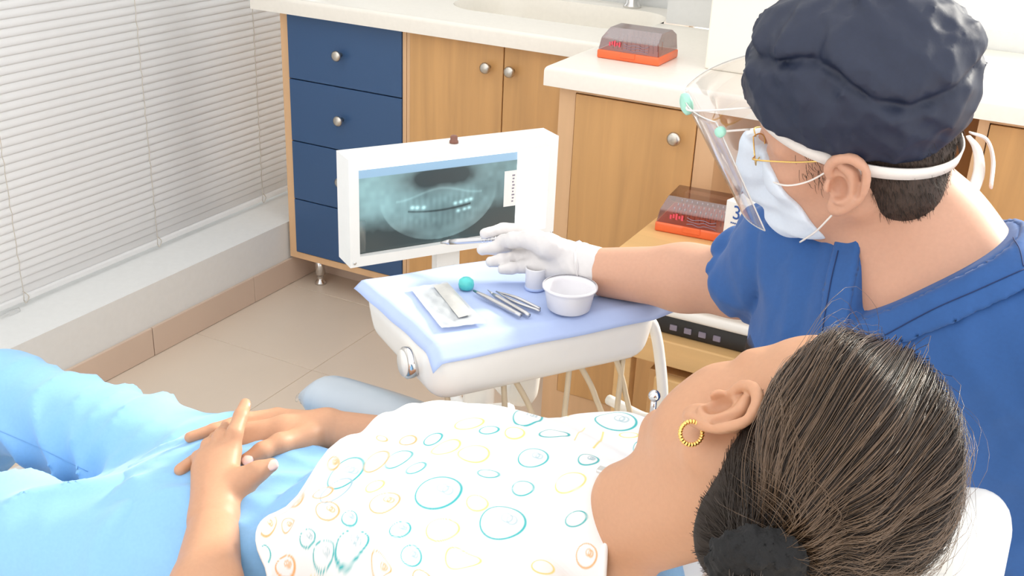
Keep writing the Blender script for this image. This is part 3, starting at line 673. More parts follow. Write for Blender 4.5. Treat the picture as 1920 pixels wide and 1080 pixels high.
def folds(seed, n, freq, amp, stretch=(1, 1, 1)):
    r = np.random.RandomState(seed); D = r.randn(n, 3)*freq*np.array(stretch); ph_ = r.rand(n)*6.28; A = amp*(.5+r.rand(n))
    def fn(x, y, z):
        o = np.zeros(np.broadcast(x, y, z).shape)
        for i in range(n):
            q = np.sin(D[i, 0]*x+D[i, 1]*y+D[i, 2]*z+ph_[i]+.6*np.sin(D[i, 1]*x*.6+D[i, 2]*y*.6+D[i, 0]*z*.6)); o = o+A[i]*(1-np.abs(q))**2
        return -o/n**.5+amp*.3
    return fn
# ================================================================== patient
HP = Frame([[-.038, -.578, .814], [.677, .583, .447], [.732, -.568, -.371]], (.224, -.146, .957))
g = .95
PN = np.array([1.784, -1.69, .800])
S = Solid((1.62, -1.90, .62), (2.12, -1.50, 1.14), .0034)
head_prims(S, HP, g)
for s_ in (-1, 1): S.add(HP.el((.046, s_*.034, -.045), (.034, .027, .036)), .02)
S.add(rc(HP.w((-.022, 0, -.02)), PN, .047, .046), .03)
S.add(rc(HP.w((.028, 0, -.075)), PN+np.array([-.02, .005, .035]), .022, .026), .03)
S.add(rc(PN+np.array([-.02, .02, -.05]), PN+np.array([-.06, .14, -.11]), .035, .04), .03); S.add(rc(PN+np.array([-.02, -.02, -.05]), PN+np.array([-.06, -.14, -.12]), .035, .04), .03)
S.add(el(PN+np.array([-.12, 0, -.115]), (.14, .13, .075)), .04)
V, Q = S.mesh(); V = relax(V, Q, 2)
G = [(V, Q), ear_geo(HP, 1.08, 1, -8, 14, (-.002, .077, .0)), ear_geo(HP, .93, -1, 24, 14, (-.002, .069, 0))]
# hidden trunk
S = Solid((1.0, -1.95, .45), (1.8, -1.38, .86), .008)
S.add(el((1.62, -1.67, .715), (.20, .155, .10)), .03); S.add(el((1.38, -1.67, .60), (.2, .14, .08)), .08); S.add(el((1.18, -1.67, .56), (.13, .16, .09)), .06)
V, Q = S.mesh(); G.append((V, Q))
# ---- hands
def hand_solid(lo, hi, h=.0017): return Solid(lo, hi, h)
def A3(*p): return at(*p)
# right arm (far): wrist near (620,805)
rw = at(612, 806, 1.435); rel = np.array([1.52, -1.462, .655])
S = Solid((1.06, -1.80, .58), (1.68, -1.38, .80), .0022)
chain(S, [np.array([1.66, -1.57, .715]), rel, rel+(rw-rel)*.45, rw], [.046, .042, .037, .0265], .012)
kn = [at(520, 782, 1.455), at(505, 797, 1.445), at(497, 818, 1.435), at(497, 838, 1.425)]     # index..little knuckles
cm = at(575, 822, 1.405)
for q in kn: S.add(rc(rw, q, .0225, .0125), .010)
chain(S, [kn[0], at(462, 786, 1.435), at(402, 806, 1.405), at(356, 820, 1.395)], [.0120, .0092, .0086, .0072], .004)
chain(S, [kn[1], at(452, 808, 1.425), at(385, 850, 1.364), at(338, 881, 1.336)], [.0118, .0094, .0090, .0078], .004)
chain(S, [kn[2], at(452, 835, 1.415), at(400, 868, 1.375), at(350, 904, 1.340)], [.0112, .0090, .0086, .0072], .004)
chain(S, [kn[3], at(455, 855, 1.400), at(415, 885, 1.37), at(375, 908, 1.35)], [.010, .008, .0076, .006], .004)
chain(S, [rw, cm, at(525, 832, 1.375), at(492, 846, 1.360), at(463, 862, 1.352)], [.022, .0185, .0125, .0105, .0088], .008)
chain(S, [rw, at(535, 806, 1.418), at(438, 814, 1.402)], [.022, .018, .012], .010); chain(S, [rw, at(530, 822, 1.412), at(438, 838, 1.392)], [.022, .017, .012], .010)
V, Q = S.mesh(); V = relax(V, Q, 2); G.append((V, Q))
# left arm (near): wrist near (402,985)
lw = at(402, 972, 1.275); lel = at(372, 1230, 1.10)
S = Solid((1.10, -2.06, .50), (1.70, -1.60, .80), .0022)
chain(S, [np.array([1.64, -1.79, .68]), np.array([1.55, -1.93, .64]), lel, lel+(lw-lel)*.45, lw], [.045, .046, .042, .038, .0275], .012)
kn = [at(432, 846, 1.335), at(408, 850, 1.335), at(386, 862, 1.333), at(378, 884, 1.328)]
for q, r_ in zip(kn, (.0135, .0135, .013, .012)): S.add(rc(lw, q, .0235, r_), .012)
chain(S, [kn[0], at(440, 812, 1.340), at(452, 780, 1.360), at(460, 757, 1.378)], [.0125, .0100, .0092, .0072], .004)
chain(S, [kn[1], at(415, 818, 1.350), at(428, 800, 1.385), at(440, 800, 1.415)], [.012, .010, .009, .0075], .004)
chain(S, [kn[2], at(392, 835, 1.350), at(405, 822, 1.39), at(425, 825, 1.42)], [.0115, .0095, .0085, .007], .004)
chain(S, [kn[3], at(372, 858, 1.345), at(385, 850, 1.38), at(405, 850, 1.405)], [.0105, .0085, .008, .0065], .004)
chain(S, [lw+(kn[0]-lw)*.25, at(452, 905, 1.300), at(482, 885, 1.298), at(509, 872, 1.300)], [.022, .0165, .0112, .0086], .010)
V, Q = S.mesh(); V = relax(V, Q, 2); G.append((V, Q))
V, Q = join_geo(*G)
patient = mk_np('person', V, Q, M_skin); tag(patient, 'reclining patient in light blue clothes with hands clasped and dark tied hair', 'person', kind=None)
def nail(px, py, d, ax_, wd, ln, parent, out):
    c = at(px, py, d); t = np.array(ax_, float); t /= np.linalg.norm(t); o = np.array(out, float); o -= t*(o@t); o /= np.linalg.norm(o); s_ = np.cross(t, o); V = []; Fc = []
    for i in range(7):
        for j in range(7):
            a, b = (i-3)/3, (j-3)/3; w_ = wd*(1-.35*abs(b)**3 if True else 1); V.append(c+t*ln*b*(1-.12*a*a)+s_*w_*a-o*(a*a*wd*.45+.0010*b*b))
    for i in range(6):
        for j in range(6): k = i*7+j; Fc.append((k, k+1, k+8, k+7))
    ob = mk('finger_nail', V, Fc, M_nail, parent, True); md = ob.modifiers.new('t', 'SOLIDIFY'); md.thickness = .0006
    return ob
tocam = -AX[2]
nail(464, 862, 1.3422, at(463, 862, 1.352)-at(492, 846, 1.36), .0062, .0068, patient, tocam+np.array([0, 0, .35]))
nail(510, 871, 1.2910, at(509, 872, 1.30)-at(482, 885, 1.298), .0058, .0066, patient, tocam+np.array([0, 0, .5]))
nail(461, 757, 1.3705, at(460, 757, 1.378)-at(452, 780, 1.36), .0048, .0055, patient, tocam*.3+np.array([0, 0, 1.]))
# ---- clothes
def trousers():
    S = Solid((.30, -2.02, .15), (1.36, -1.40, .80), .006)
    rh, rk = np.array([1.16, -1.60, .575]), at(15, 752, 1.62); lh, lk = np.array([1.17, -1.765, .56]), at(-130, 985, 1.42)
    S.add(el((1.20, -1.675, .565), (.15, .175, .105)), .04)
    S.add(rc(rh, rk, .092, .070), .05); S.add(rc(rk, rk+np.array([-.28, 0, -.30]), .070, .055), .03)
    S.add(rc(lh, lk, .096, .074), .05); S.add(rc(lk, lk+np.array([-.28, 0, -.28]), .072, .055), .03)
    def cross_folds(a, b, lam, amp, seed):
        ax_ = (b-a)/np.linalg.norm(b-a); e1 = np.cross(ax_, [0, 0, 1.]); e1 /= np.linalg.norm(e1); e2 = np.cross(e1, ax_); L_ = np.linalg.norm(b-a); rs_ = np.random.RandomState(seed); ph_ = rs_.rand(6)*6
        def fn(x, y, z):
            p_ = (x-a[0], y-a[1], z-a[2]); t = sum(p_[i]*ax_[i] for i in range(3)); an = np.arctan2(sum(p_[i]*e2[i] for i in range(3)), sum(p_[i]*e1[i] for i in range(3)))
            rad = np.sqrt(sum((p_[i]-t*ax_[i])**2 for i in range(3))); on = np.exp(-np.maximum(rad-.10, 0)/.01)*np.clip((t+.04)/.05, 0, 1)*np.clip((L_+.05-t)/.05, 0, 1)
            q = np.sin(np.pi*(t/lam+.55*np.sin(an+ph_[0])+.18*np.sin(3*an+ph_[1])+.25*np.sin(t*23+ph_[2]))); q2 = np.sin(np.pi*(t/(lam*.52)-.8*np.sin(an+ph_[3])+.2*np.sin(t*41+ph_[4])))
            w_ = .55+.45*np.sin(an*2+ph_[5]+t*9)
            return on*(-amp*(1-np.abs(q))**1.6*w_-amp*.35*(1-np.abs(q2))**2*(1-w_)+amp*.3)
        return fn
    S.warp(cross_folds(rh, rk, .085, .017, 3)); S.warp(cross_folds(lh, lk, .10, .017, 5)); S.warp(folds(12, 3, 30, .004, (1.2, .8, .6)))
    V, Q = S.mesh(); V = relax(V, Q, 2); return mk_np('trousers', V, Q, M_ltblue, patient)
trousers()
def tunic():
    S = Solid((1.02, -2.02, .42), (1.84, -1.36, .90), .005)
    S.add(el((1.62, -1.675, .712), (.205, .155, .115)), .04); S.add(el((1.38, -1.67, .605), (.22, .155, .09)), .10); S.add(el((1.20, -1.675, .57), (.135, .182, .112)), .07)
    S.add(rc((1.70, -1.515, .735), rel, .055, .046), .04); S.add(rc((1.72, -1.85, .74), (1.57, -1.93, .665), .062, .054), .04)
    S.warp(folds(21, 5, 24, .010, (.6, 1.5, .5))); S.warp(folds(22, 4, 50, .004, (.7, 1.4, .7)))
    S.keep(half((-1, .25, .25), (1.10, -1.66, .60)), .006)
    V, Q = S.mesh(); V = relax(V, Q, 2); o = mk_np('tunic', V, Q, M_ltblue, patient); return o, S
_, ST = tunic()
# top surface of the clothed trunk
def height_map():
    top = np.full(ST.n[:2], .45); z = ST.ax[2]
    for k in range(ST.n[2]-1):
        a, c = ST.d[:, :, k], ST.d[:, :, k+1]; top = np.where(a < 0, z[k]+np.where(c >= 0, ST.h*np.clip(a/(a-np.minimum(c, ST.h*2)-1e-9), 0, 1), 0), top)
    return top
HM = height_map(); HM0 = HM.copy()
for _ in range(14):
    HM = np.maximum(HM, .9*.25*(np.roll(HM, 1, 0)+np.roll(HM, -1, 0)+np.roll(HM, 1, 1)+np.roll(HM, -1, 1))+.1*HM-.0015)
    HM = .5*HM+.125*(np.roll(HM, 1, 0)+np.roll(HM, -1, 0)+np.roll(HM, 1, 1)+np.roll(HM, -1, 1))
HM = np.maximum(HM, HM0)
for _ in range(2): HM = np.maximum.reduce([np.roll(np.roll(HM, i, 0), j, 1) for i in (-1, 0, 1) for j in (-1, 0, 1)])
for _ in range(8): HM = .5*HM+.125*(np.roll(HM, 1, 0)+np.roll(HM, -1, 0)+np.roll(HM, 1, 1)+np.roll(HM, -1, 1))
def H(x, y):
    fx = np.clip((x-ST.lo[0])/ST.h, 0, ST.n[0]-2.001); fy = np.clip((y-ST.lo[1])/ST.h, 0, ST.n[1]-2.001); a = fx.astype(int); b = fy.astype(int); u = fx-a; v_ = fy-b
    return HM[a, b]*(1-u)*(1-v_)+HM[a+1, b]*u*(1-v_)+HM[a, b+1]*(1-u)*v_+HM[a+1, b+1]*u*v_
def drop(px, py):          # photo point -> where it lands on the bib surface
    v_ = AX[2]+AX[0]*(px-960)/F-AX[1]*(py-540)/F; ds = np.linspace(.95, 1.6, 900); P = CP+ds[:, None]*v_
    hit = np.nonzero(P[:, 2] < H(P[:, 0], P[:, 1])+.010)[0]; return P[hit[0]] if len(hit) else P[np.argmin(np.abs(P[:, 2]-H(P[:, 0], P[:, 1])))]
def bib():
    le = np.array([drop(*q) for q in ((640, 846), (600, 878), (560, 918), (515, 962), (488, 1000), (482, 1040), (510, 1076))])
    ne = np.array([drop(*q) for q in ((1190, 868), (1140, 905), (1106, 932), (1102, 965), (1135, 1005), (1180, 1042), (1222, 1078))])
    yl = np.r_[-2.05, -1.98, le[::-1, 1], -1.47, -1.30]; xl = np.r_[le[-1, 0]+.10, le[-1, 0]+.05, le[::-1, 0], le[0, 0]+.02, le[0, 0]+.05]; o = np.argsort(yl); yl, xl = yl[o], xl[o]
    yn = np.r_[-2.05, -1.88, ne[::-1, 1], ne[0, 1]+.035, -1.30]; xn = np.r_[ne[-1, 0]+.03, ne[-1, 0]+.02, ne[::-1, 0], ne[0, 0]+.03, 1.79]; o = np.argsort(yn); yn, xn = yn[o], xn[o]
    ny, nx = 600, 540; y0, y1 = -1.94, -1.40
    yy = np.linspace(y0, y1, ny+1)[:, None]; s_ = np.linspace(0, 1, nx+1)[None]
    k5 = np.ones(21)/21; sm_ = lambda a: np.convolve(np.r_[np.full(10, a[0]), a, np.full(10, a[-1])], k5, 'valid')
    XL = sm_(np.interp(yy[:, 0], yl, xl))[:, None]; XN = sm_(np.interp(yy[:, 0], yn, xn))[:, None]
    X_ = XL+(XN-XL)*s_; Y_ = yy+0*s_
    Z_ = H(X_, Y_)+.009
    nearL = np.exp(-((X_-XL)/.10)**2)
    Z_ += .006*nearL*np.sin(Y_*85+X_*20)*np.clip((-1.66-Y_)/.06+.4, 0, 1)+.0035*np.sin(X_*38+Y_*23)*np.sin(Y_*31-X_*12)+.004*np.exp(-((X_-XL)/.03)**2)
    V = np.stack([X_, Y_, Z_], -1).reshape(-1, 3)
    idx = np.arange((nx+1)*(ny+1)).reshape(ny+1, nx+1); Q = np.stack([idx[:-1, :-1], idx[:-1, 1:], idx[1:, 1:], idx[1:, :-1]], -1).reshape(-1, 4)
    # printed bubble rings, laid out on the cloth
    T, O, Yw, Gy = (.02, .42, .44), (.86, .42, .16), (.80, .66, .20), (.30, .48, .56)
    R_ = [(822, 926, 44, 27, -14, T, 1.2, 1), (943, 975, 43, 33, -10, T, 1.2, 1), (1155, 783, 39, 17, 0, T, 1, 1), (1000, 857, 28, 16, -5, T, .7, 1), (1104, 856, 19, 11, 0, T, .7, 1), (981, 909, 20, 13, 0, T, .7, 0),
          (750, 990, 20, 14, -15, T, .8, 1), (771, 1041, 19, 19, -20, T, .8, 1), (577, 1019, 14, 19, 10, T, .8, 1), (607, 1046, 18, 32, 14, T, 1, 1), (660, 1020, 27, 45, 25, T, 1.6, 1), (655, 967, 14, 18, 15, T, .8, 1),
          (648, 883, 38, 18, -30, T, 1, 1), (748, 860, 28, 11, -28, T, .7, 0), (780, 878, 19, 8, -18, T, .6, 0), (990, 779, 27, 15, 0, T, .9, 1), (916, 885, 20, 7, 0, T, .6, 0), (917, 808, 18, 7, 0, T, .6, 0), (1040, 808, 28, 6, -3, T, .6, 0),
          (1080, 975, 20, 13, -15, T, .8, 0), (1145, 1085, 22, 17, 0, T, 1, 1), (812, 818, 18, 8, -20, T, .7, 0), (630, 915, 36, 14, -38, Gy, .6, 0), (1200, 838, 12, 15, 0, T, .8, 0), (498, 1052, 10, 16, 0, T, .9, 0),
          (721, 935, 29, 18, -15, O, .9, 1), (614, 958, 22, 20, -25, O, 1, 1), (540, 985, 11, 19, 10, O, .7, 1), (503, 990, 14, 26, 20, O, .7, 1), (535, 1072, 18, 20, 0, O, 1.2, 1), (1100, 1040, 19, 21, 0, O, .8, 1), (715, 1068, 18, 20, 15, O, .7, 1), (706, 866, 26, 11, -30, O, .8, 0),
          (765, 820, 16, 8, -15, O, .7, 0), (716, 822, 10, 6, 0, O, .7, 0), (553, 933, 16, 9, -25, O, .7, 1), (605, 920, 20, 10, -25, O, .7, 0), (625, 868, 11, 8, -20, O, .8, 1), (790, 1078, 16, 10, 0, O, .7, 0),
          (836, 836, 28, 12, -18, Yw, .8, 0), (888, 849, 29, 15, 0, Yw, .7, 0), (880, 791, 27, 10, -5, Yw, .8, 0), (1048, 781, 18, 9, 0, Yw, .8, 0), (1105, 818, 28, 13, -4, Yw, .7, 0), (965, 814, 18, 10, 0, Yw, .6, 0), (1070, 905, 29, 18, -18, Yw, .8, 0), (830, 992, 31, 19, -8, Yw, .8, 0),
          (868, 1049, 33, 14, 3, Yw, .7, 0), (1018, 1064, 21, 13, 5, Yw, .7, 0), (895, 942, 20, 14, 0, Yw, .5, 0), (703, 905, 18, 8, -20, Yw, .7, 0), (1180, 810, 18, 5, 0, Yw, .6, 0), (935, 1120, 40, 30, 0, T, 1.1, 1), (700, 1140, 30, 30, 0, T, 1.2, 1), (800, 1150, 26, 26, 0, O, 1, 1), (1050, 1150, 30, 28, 0, T, 1.2, 1), (600, 1120, 22, 26, 0, Yw, 1, 0)]
    col = np.tile(np.array([.86, .855, .85]), (len(V), 1))
    def ring(px, py, a, b, th, c, wpx, strength=1.0, squeeze=.12):
        p0 = drop(px, py); q0 = p0[:2]; J = np.zeros((2, 2)); e = .012     # how the cloth lies here
        base = np.array(pix(np.array([q0[0], q0[1], H(q0[:1], q0[1:])[0]+.009])))
        for i in range(2):
            q = q0.copy(); q[i] += e; r = q0.copy(); r[i] -= e; J[:, i] = (np.array(pix(np.array([q[0], q[1], H(q[:1], q[1:])[0]+.009])))-np.array(pix(np.array([r[0], r[1], H(r[:1], r[1:])[0]+.009]))))/(2*e)
        D = V[:, :2]-q0; lim = 2.3*max(a, b)/1700; near = np.nonzero((D**2).sum(1) < lim*lim)[0]
        E_ = D[near] @ J.T; t = math.radians(th); c_, s2 = math.cos(t), math.sin(t)
        u, v2 = (E_[:, 0]*c_+E_[:, 1]*s2)/a, (-E_[:, 0]*s2+E_[:, 1]*c_)/b
        rr = np.sqrt(np.maximum(u*u+v2*v2*(1+squeeze*np.clip(u, -2, 2)), 1e-6)); ang = np.arctan2(v2, u)
        wd = np.maximum(wpx*1.7, 1.5)*(1+.40*np.cos(ang-.9))/((a+b)/2)
        m_ = np.clip(1.35-np.abs(rr-1)/wd, 0, 1)*strength
        col[near] = col[near]*(1-m_[:, None])+np.array(c)*m_[:, None]
    for (px, py, a, b, th, c, wp, inner) in R_:
        ring(px, py, a, b, th, c, wp)
        if inner:
            ring(px+a*.18, py-b*.25, max(3.5, a*.24), max(3, b*.26), 0, (.35, .5, .55) if c == T else c, .42, .8, 0); ring(px+a*.40, py-b*.12, max(3, a*.22), max(3, b*.26), 0, (.35, .5, .55) if c == T else c, .42, .8, 0)
    o = mk_np('bib_cloth', V, Q, attr_mat('printed_bib_cloth', .6, scale=(150, 150, 150), bump=.05, bdist=.0006))
    ca_ = o.data.color_attributes.new('Col', 'FLOAT_COLOR', 'POINT'); ca_.data.foreach_set('color', np.concatenate([col, np.ones((len(V), 1))], 1).astype(np.float32).ravel())
    root = empty('dental_bib', tuple(V[idx[ny//2, nx//2]])); tag(root, 'white dental bib printed with teal and orange bubbles over the patient', 'bib')
    o.parent = root; o.location = -root.location
    lc = np.array(root.location)
    for nm, line in (('hem_binding', V[idx[:, 0]]), ('neck_binding', V[idx[:, -1]])):
        P = line[::6]+np.array([0, 0, .0008])-lc; tube(nm, P, .0032, mat('white_binding', (.84, .82, .80), .7, scale=(200, 200, 200), bump=.1, var=.03), root, 8)
    return root, ne
bibo, NE = bib()
# clip holding the bib at the neck
cl = empty('bib_clip', tuple(NE[1]+np.array([0, 0, .012]))); tag(cl, 'small metal clip fastening the bib at the throat of the patient', 'clip')
box('jaw', (-.012, -.005, -.002), (.010, .005, .002), M_steel, cl, .001, 2); box('strap_end', (.008, -.004, -.0015), (.03, .004, .001), mat('brown_strap', (.35, .17, .09), .6, scale=(80, 80, 80), var=.1), cl, .0008, 1)
tube('chain', [(.028, 0, 0), (.045, .01, .008), (.06, .03, .004), (.075, .05, -.01)], .0016, M_steel, cl, 6, 14)
# ---- patient's hair
HC = np.array([-.020, 0, .046])*1.0; HR = np.array([.112, .087, .104])
TIE = np.array([-.116, .044, -.020])
pl_n = np.array([.69, 0, -.72]); pl_p = np.array([.083, 0, .088]); pl_n2 = np.array([.857, 0, -.514]); pl_p2 = np.array([.062, 0, .108])
def hair_base():
    S = Solid((1.72, -1.95, .70), (2.16, -1.50, 1.16), .004)
    S.add(HP.el(HC, HR-.004), .001); S.add(HP.el((-.085, 0, .0), (.06, .05, .06)), .04); S.add(HP.el((-.062, .020, -.046), (.043, .043, .038)), .03)
    S.keep(HP.half(pl_n, pl_p), .012); S.keep(HP.half(pl_n2, pl_p2), .018); S.sub(HP.el((.004, .085, -.004), (.030, .022, .042)), .012)
    S.sub(HP.el((.026, .0, -.07), (.065, .075, .075)), .02)
    V, Q = S.mesh(); V = relax(V, Q, 2); return mk_np('hair', V, Q, M_hair, patient)
hair_o = hair_base()
def nape_strands():
    me_ = hair_o.data; nv = len(me_.vertices); co = np.zeros(nv*3, np.float32); me_.vertices.foreach_get('co', co); nn = np.zeros(nv*3, np.float32); me_.vertices.foreach_get('normal', nn); co = co.reshape(-1, 3).astype(float); nn = nn.reshape(-1, 3)
    lc = (co-HP.o)@HP.R; sel = np.nonzero((lc[:, 2] < .035) & (lc[:, 1] > -.03) & (lc[:, 0] < .02))[0]; rs = np.random.RandomState(15); Vs = []; Qs = []; off = 0; T_ = HP.w(TIE)
    for i in rs.choice(sel, 2600):
        p0 = co[i]; n0 = nn[i]; L_ = np.linalg.norm(T_-p0)
        if L_ < .02: continue
        e = T_+rs.randn(3)*.008; P = np.array([p0+(e-p0)*t+n0*(.0012+.0022*rs.rand()+.32*L_*L_*8*t*(1-t)) for t in np.linspace(0, .9, 8)])
        v_, q_ = tube_geo(P, [.0002, .0003, .0003, .0003, .0003, .0003, .0003, .0002], 3, False); Vs.append(np.array(v_)); Qs.append(np.array(q_)+off); off += len(v_)
    o = mk_np('nape_strands', np.concatenate(Vs), np.concatenate(Qs), mat('nape_hair_strand', (.034, .021, .013), .4, scale=(40, 40, 40), var=.35), hair_o); o['kind'] = 'stuff'
nape_strands(); hair_o['label'] = 'dark brown hair drawn back into a low ponytail'
def strands(n, name, r0, r1, lift, seed, wild=0., m=M_hair2, npt=15):
    rs = np.random.RandomState(seed); V = []; Q = []; td = (TIE-HC)/HR; td /= np.linalg.norm(td); off = 0; cnt = 0
    while cnt < n:
        d0 = rs.randn(3); d0 /= np.linalg.norm(d0); p0 = HC+d0*HR
        sd = max((p0-pl_p)@(pl_n/np.linalg.norm(pl_n)), (p0-pl_p2)@pl_n2)
        if sd > .004*rs.rand(): continue
        if d0@td > .9: continue
        if ((p0-np.array([.006, .075, -.006]))**2/np.array([.030, .03, .042])**2).sum() < 1: continue
        if rs.rand() > (1.0 if sd > -.03 else .45): continue
        om = math.acos(np.clip(d0@td, -1, 1)); lf = lift*rs.rand()**1.5; ph_ = rs.rand(3)*6.28
        t = np.linspace(0, .97, npt)[:, None]
        D = (np.sin((1-t)*om)*d0+np.sin(t*om)*td)/math.sin(om)
        D = D+np.array([-.10, 0, .42])*np.sin(np.pi*t)*float(np.clip((p0[1]-.02)/.03, 0, 1)*np.clip((.085-p0[2])/.05, 0, 1))
        D /= np.linalg.norm(D, axis=1)[:, None]
        lf_t = lf*np.sin(np.pi*np.clip(t*.9+.08, 0, 1))
        clump = .006*np.sin(9*np.arctan2(D[:, 1:2], D[:, 2:3]+.2)+2*t)*np.sin(np.pi*t)
        P = HC+D*HR*(1+lf_t/.1)+D*(clump-(.013 if sd > -.012 else .004)*np.clip(1-t/.22, 0, 1)**1.5)
        if wild: P = P+wild*rs.rand()*t*(1-t)*4*D+wild*.35*np.sin(t*5*rs.rand()+ph_)*t
        qx, qz = (P[:, 0]+.004)/.036, (P[:, 2]-.002)/.044; rr = np.sqrt(qx*qx+qz*qz)+1e-6; f_ = np.where((P[:, 1] > .03) & (rr < 1), 1/rr, 1.)
        if f_.max() > (1.12 if wild else 1.7): continue
        f_ = 1+(np.minimum(f_, 2.2)-1)*.97; P = np.stack([qx*f_*.036-.004, P[:, 1], qz*f_*.044+.002], 1)
        end = TIE+rs.randn(3)*.010
        P = P*(1-np.clip((t-.75)/.25, 0, 1)**2)+end*np.clip((t-.75)/.25, 0, 1)**2
        r = r0+(r1-r0)*rs.rand(); P = HP.wv(P)
        T_ = np.gradient(P, axis=0); T_ /= np.linalg.norm(T_, axis=1)[:, None]
        nrm = (P-HP.w(HC)); s1 = np.cross(T_, nrm); s1 /= np.linalg.norm(s1, axis=1)[:, None]+1e-9; s2 = np.cross(s1, T_)
        tap = np.interp(np.linspace(0, 1, npt), [0, .1, .9, 1], [.4, 1, 1, .6])[:, None]*r
        ring = np.stack([P+tap*s1, P+tap*.8*s2-tap*.3*s1*0, P-tap*s1], 1)
        V.append(ring.reshape(-1, 3)); b = off+np.arange(npt-1)[:, None]*3
        for j in range(3):
            k = (j+1) % 3; Q.append(np.concatenate([b+j, b+k, b+3+k, b+3+j], 1))
        off += npt*3; cnt += 1
    return mk_np(name, np.concatenate(V), np.concatenate(Q), m, hair_o)
o = strands(11000, 'hair_strands', .00018, .00036, .010, 1, npt=13); o['kind'] = 'stuff'
M_hairl = mat('light_brown_hair_strand', (.15, .09, .05), .28, scale=(40, 40, 40), var=.3, spec=.7)
o = strands(1100, 'hair_strands', .00022, .00036, .016, 2, .006, M_hairl); o['kind'] = 'stuff'
o = strands(170, 'loose_hair', .00014, .00022, .02, 3, .035, M_hairl, 20); o['kind'] = 'stuff'
# scrunchie: crumpled ring
def scrunchie():
    td = HP.R@(np.array([-.92, .0, -.25])/np.linalg.norm([-.92, 0, -.25])); c = HP.w(TIE)-AX[2]*.016
    a = np.cross(td, [0, 0, 1.]); a /= np.linalg.norm(a); b = np.cross(td, a)
    S = Solid(c-.075, c+.075, .002); rs = np.random.RandomState(4)
    P = [c+.021*(math.cos(t)*a+math.sin(t)*b) for t in np.linspace(0, 2*math.pi, 25)]; chain(S, P, np.full(25, .0135), .004)
    for k in range(130):
        t = rs.rand()*6.28; u = rs.rand()*6.28; dr2 = math.cos(t)*a+math.sin(t)*b; p = c+.021*dr2+.0135*(math.cos(u)*dr2+math.sin(u)*td); S.add(el(p, .003+.003*rs.rand(3)), .003)
    S.warp(folds(31, 6, 420, .0030))
    V, Q = S.mesh(); o = mk_np('scrunchie', V, Q, mat('black_velour', (.004, .004, .005), .8, scale=(300, 300, 300), bump=.6, var=.5)); tag(o, 'black crumpled scrunchie tying the ponytail of the patient', 'hair tie')
    S2 = []; rs = np.random.RandomState(8); Vs = []; Qs = []; off = 0
    for k in range(420):
        s0 = c-td*.01+(a*rs.randn()+b*rs.randn())*.007; e = s0+td*.05+np.array([.02*rs.randn(), .02*rs.randn(), -.05]); e2 = e+np.array([.015*rs.randn()-.01, .015*rs.randn(), -.12])
        v_, q_ = tube_geo(spline([s0, s0+td*.03, e, e2], 12), .0005, 4, False); Vs.append(np.array(v_)); Qs.append(np.array(q_)+off); off += len(v_)
    t_ = mk_np('ponytail', np.concatenate(Vs), np.concatenate(Qs), M_hair2, hair_o); t_['kind'] = 'stuff'
scrunchie()
# earring
lobe = HP.w(np.array([-.002, .069, 0])+np.array([.012, .012, -.024]))
er = empty('hoop_earring', tuple(lobe)); tag(er, 'twisted gold hoop earring hanging from the ear of the patient', 'earring')
ec = at(1296, 812, .902)
eu, ev = dirw(np.array([1, .0, .25])), dirw(np.array([0, 1, .1])); R0 = .0094
P = [ec-np.array(er.location)+R0*(math.cos(t)*eu+math.sin(t)*ev) for t in np.linspace(.75, 2*math.pi+.45, 180)]
tube('hoop', P, [.0019+.00028*math.sin(i*.8) for i in range(180)], M_gold, er, 10)
lathe('post', [(.0008, 0), (.0008, .006), (.0018, .007), (.0018, .009), (.0005, .0095)], M_gold, er, 10, tuple(P[0]-np.array([0, 0, .0])), tuple(eu))
# ================================================================== dental chair
chr_ = empty('dental_chair', (1.45, -1.67, 0)); tag(chr_, 'white dental chair with headrest and film wrapped grey armrest', 'dental chair')
CO = np.array([1.45, -1.67, 0])
def slab(name, c, half_, tilt, bev, m):
    o = box(name, tuple(-np.array(half_)), tuple(half_), m, chr_, bev, 6); o.location = tuple(np.array(c)-CO); o.rotation_euler = (0, -math.radians(tilt), 0); return o
slab('backrest', (1.53, -1.67, .535), (.30, .215, .035), 20, .03, M_vinyl)
slab('seat', (1.02, -1.67, .425), (.28, .23, .04), 3, .03, M_vinyl)
slab('leg_rest', (.60, -1.67, .32), (.22, .2, .035), 30, .03, M_vinyl)
hr = slab('headrest', (1.985, -1.655, .815), (.125, .115, .034), 16, .03, M_vinyl)
box('headrest_bar', (-.015, -.03, -.17), (.015, .03, -.02), M_steel, hr, .004, 2)
box('base_plate', (-.75, -.22, 0), (.15, .22, .05), M_whitem, chr_, .015, 3)
box('column', (-.55, -.12, .05), (-.25, .12, .38), M_whitem, chr_, .03, 4)
# armrest: lofted oval bar on a bracket
M_arm = mat('grey_blue_plastic', (.46, .52, .58), .3, scale=(20, 20, 20), var=.05)
a0, a1, a2, a3 = at(572, 742, 1.64), at(640, 752, 1.60), at(760, 790, 1.52), at(900, 850, 1.46)
tube('armrest', [a0-CO, (a0+a1)/2+np.array([0, 0, .004])-CO, a1-CO, a2-CO, a3-CO], [.014, .040, .044, .042, .040], M_arm, chr_, 20, 30, .70, (0, 0, 1))
tube('armrest_bracket', [a3-CO, a3-CO+np.array([.03, 0, -.06]), a3-CO+np.array([.05, -.06, -.16])], .018, M_whitem, chr_, 12, 12)
rs = np.random.RandomState(9)
for k in range(5):
    p = at(556+9*k, 752-2*k+6*(k % 2), 1.615)-CO; tube('film_wrap', [p, p+np.array([.006, .0, .010]), p+np.array([.016, .003, .004+.006*rs.rand()]), p+np.array([.026, .0, -.008])], [.002, .0045, .004, .002], M_clear, chr_, 8, 10)
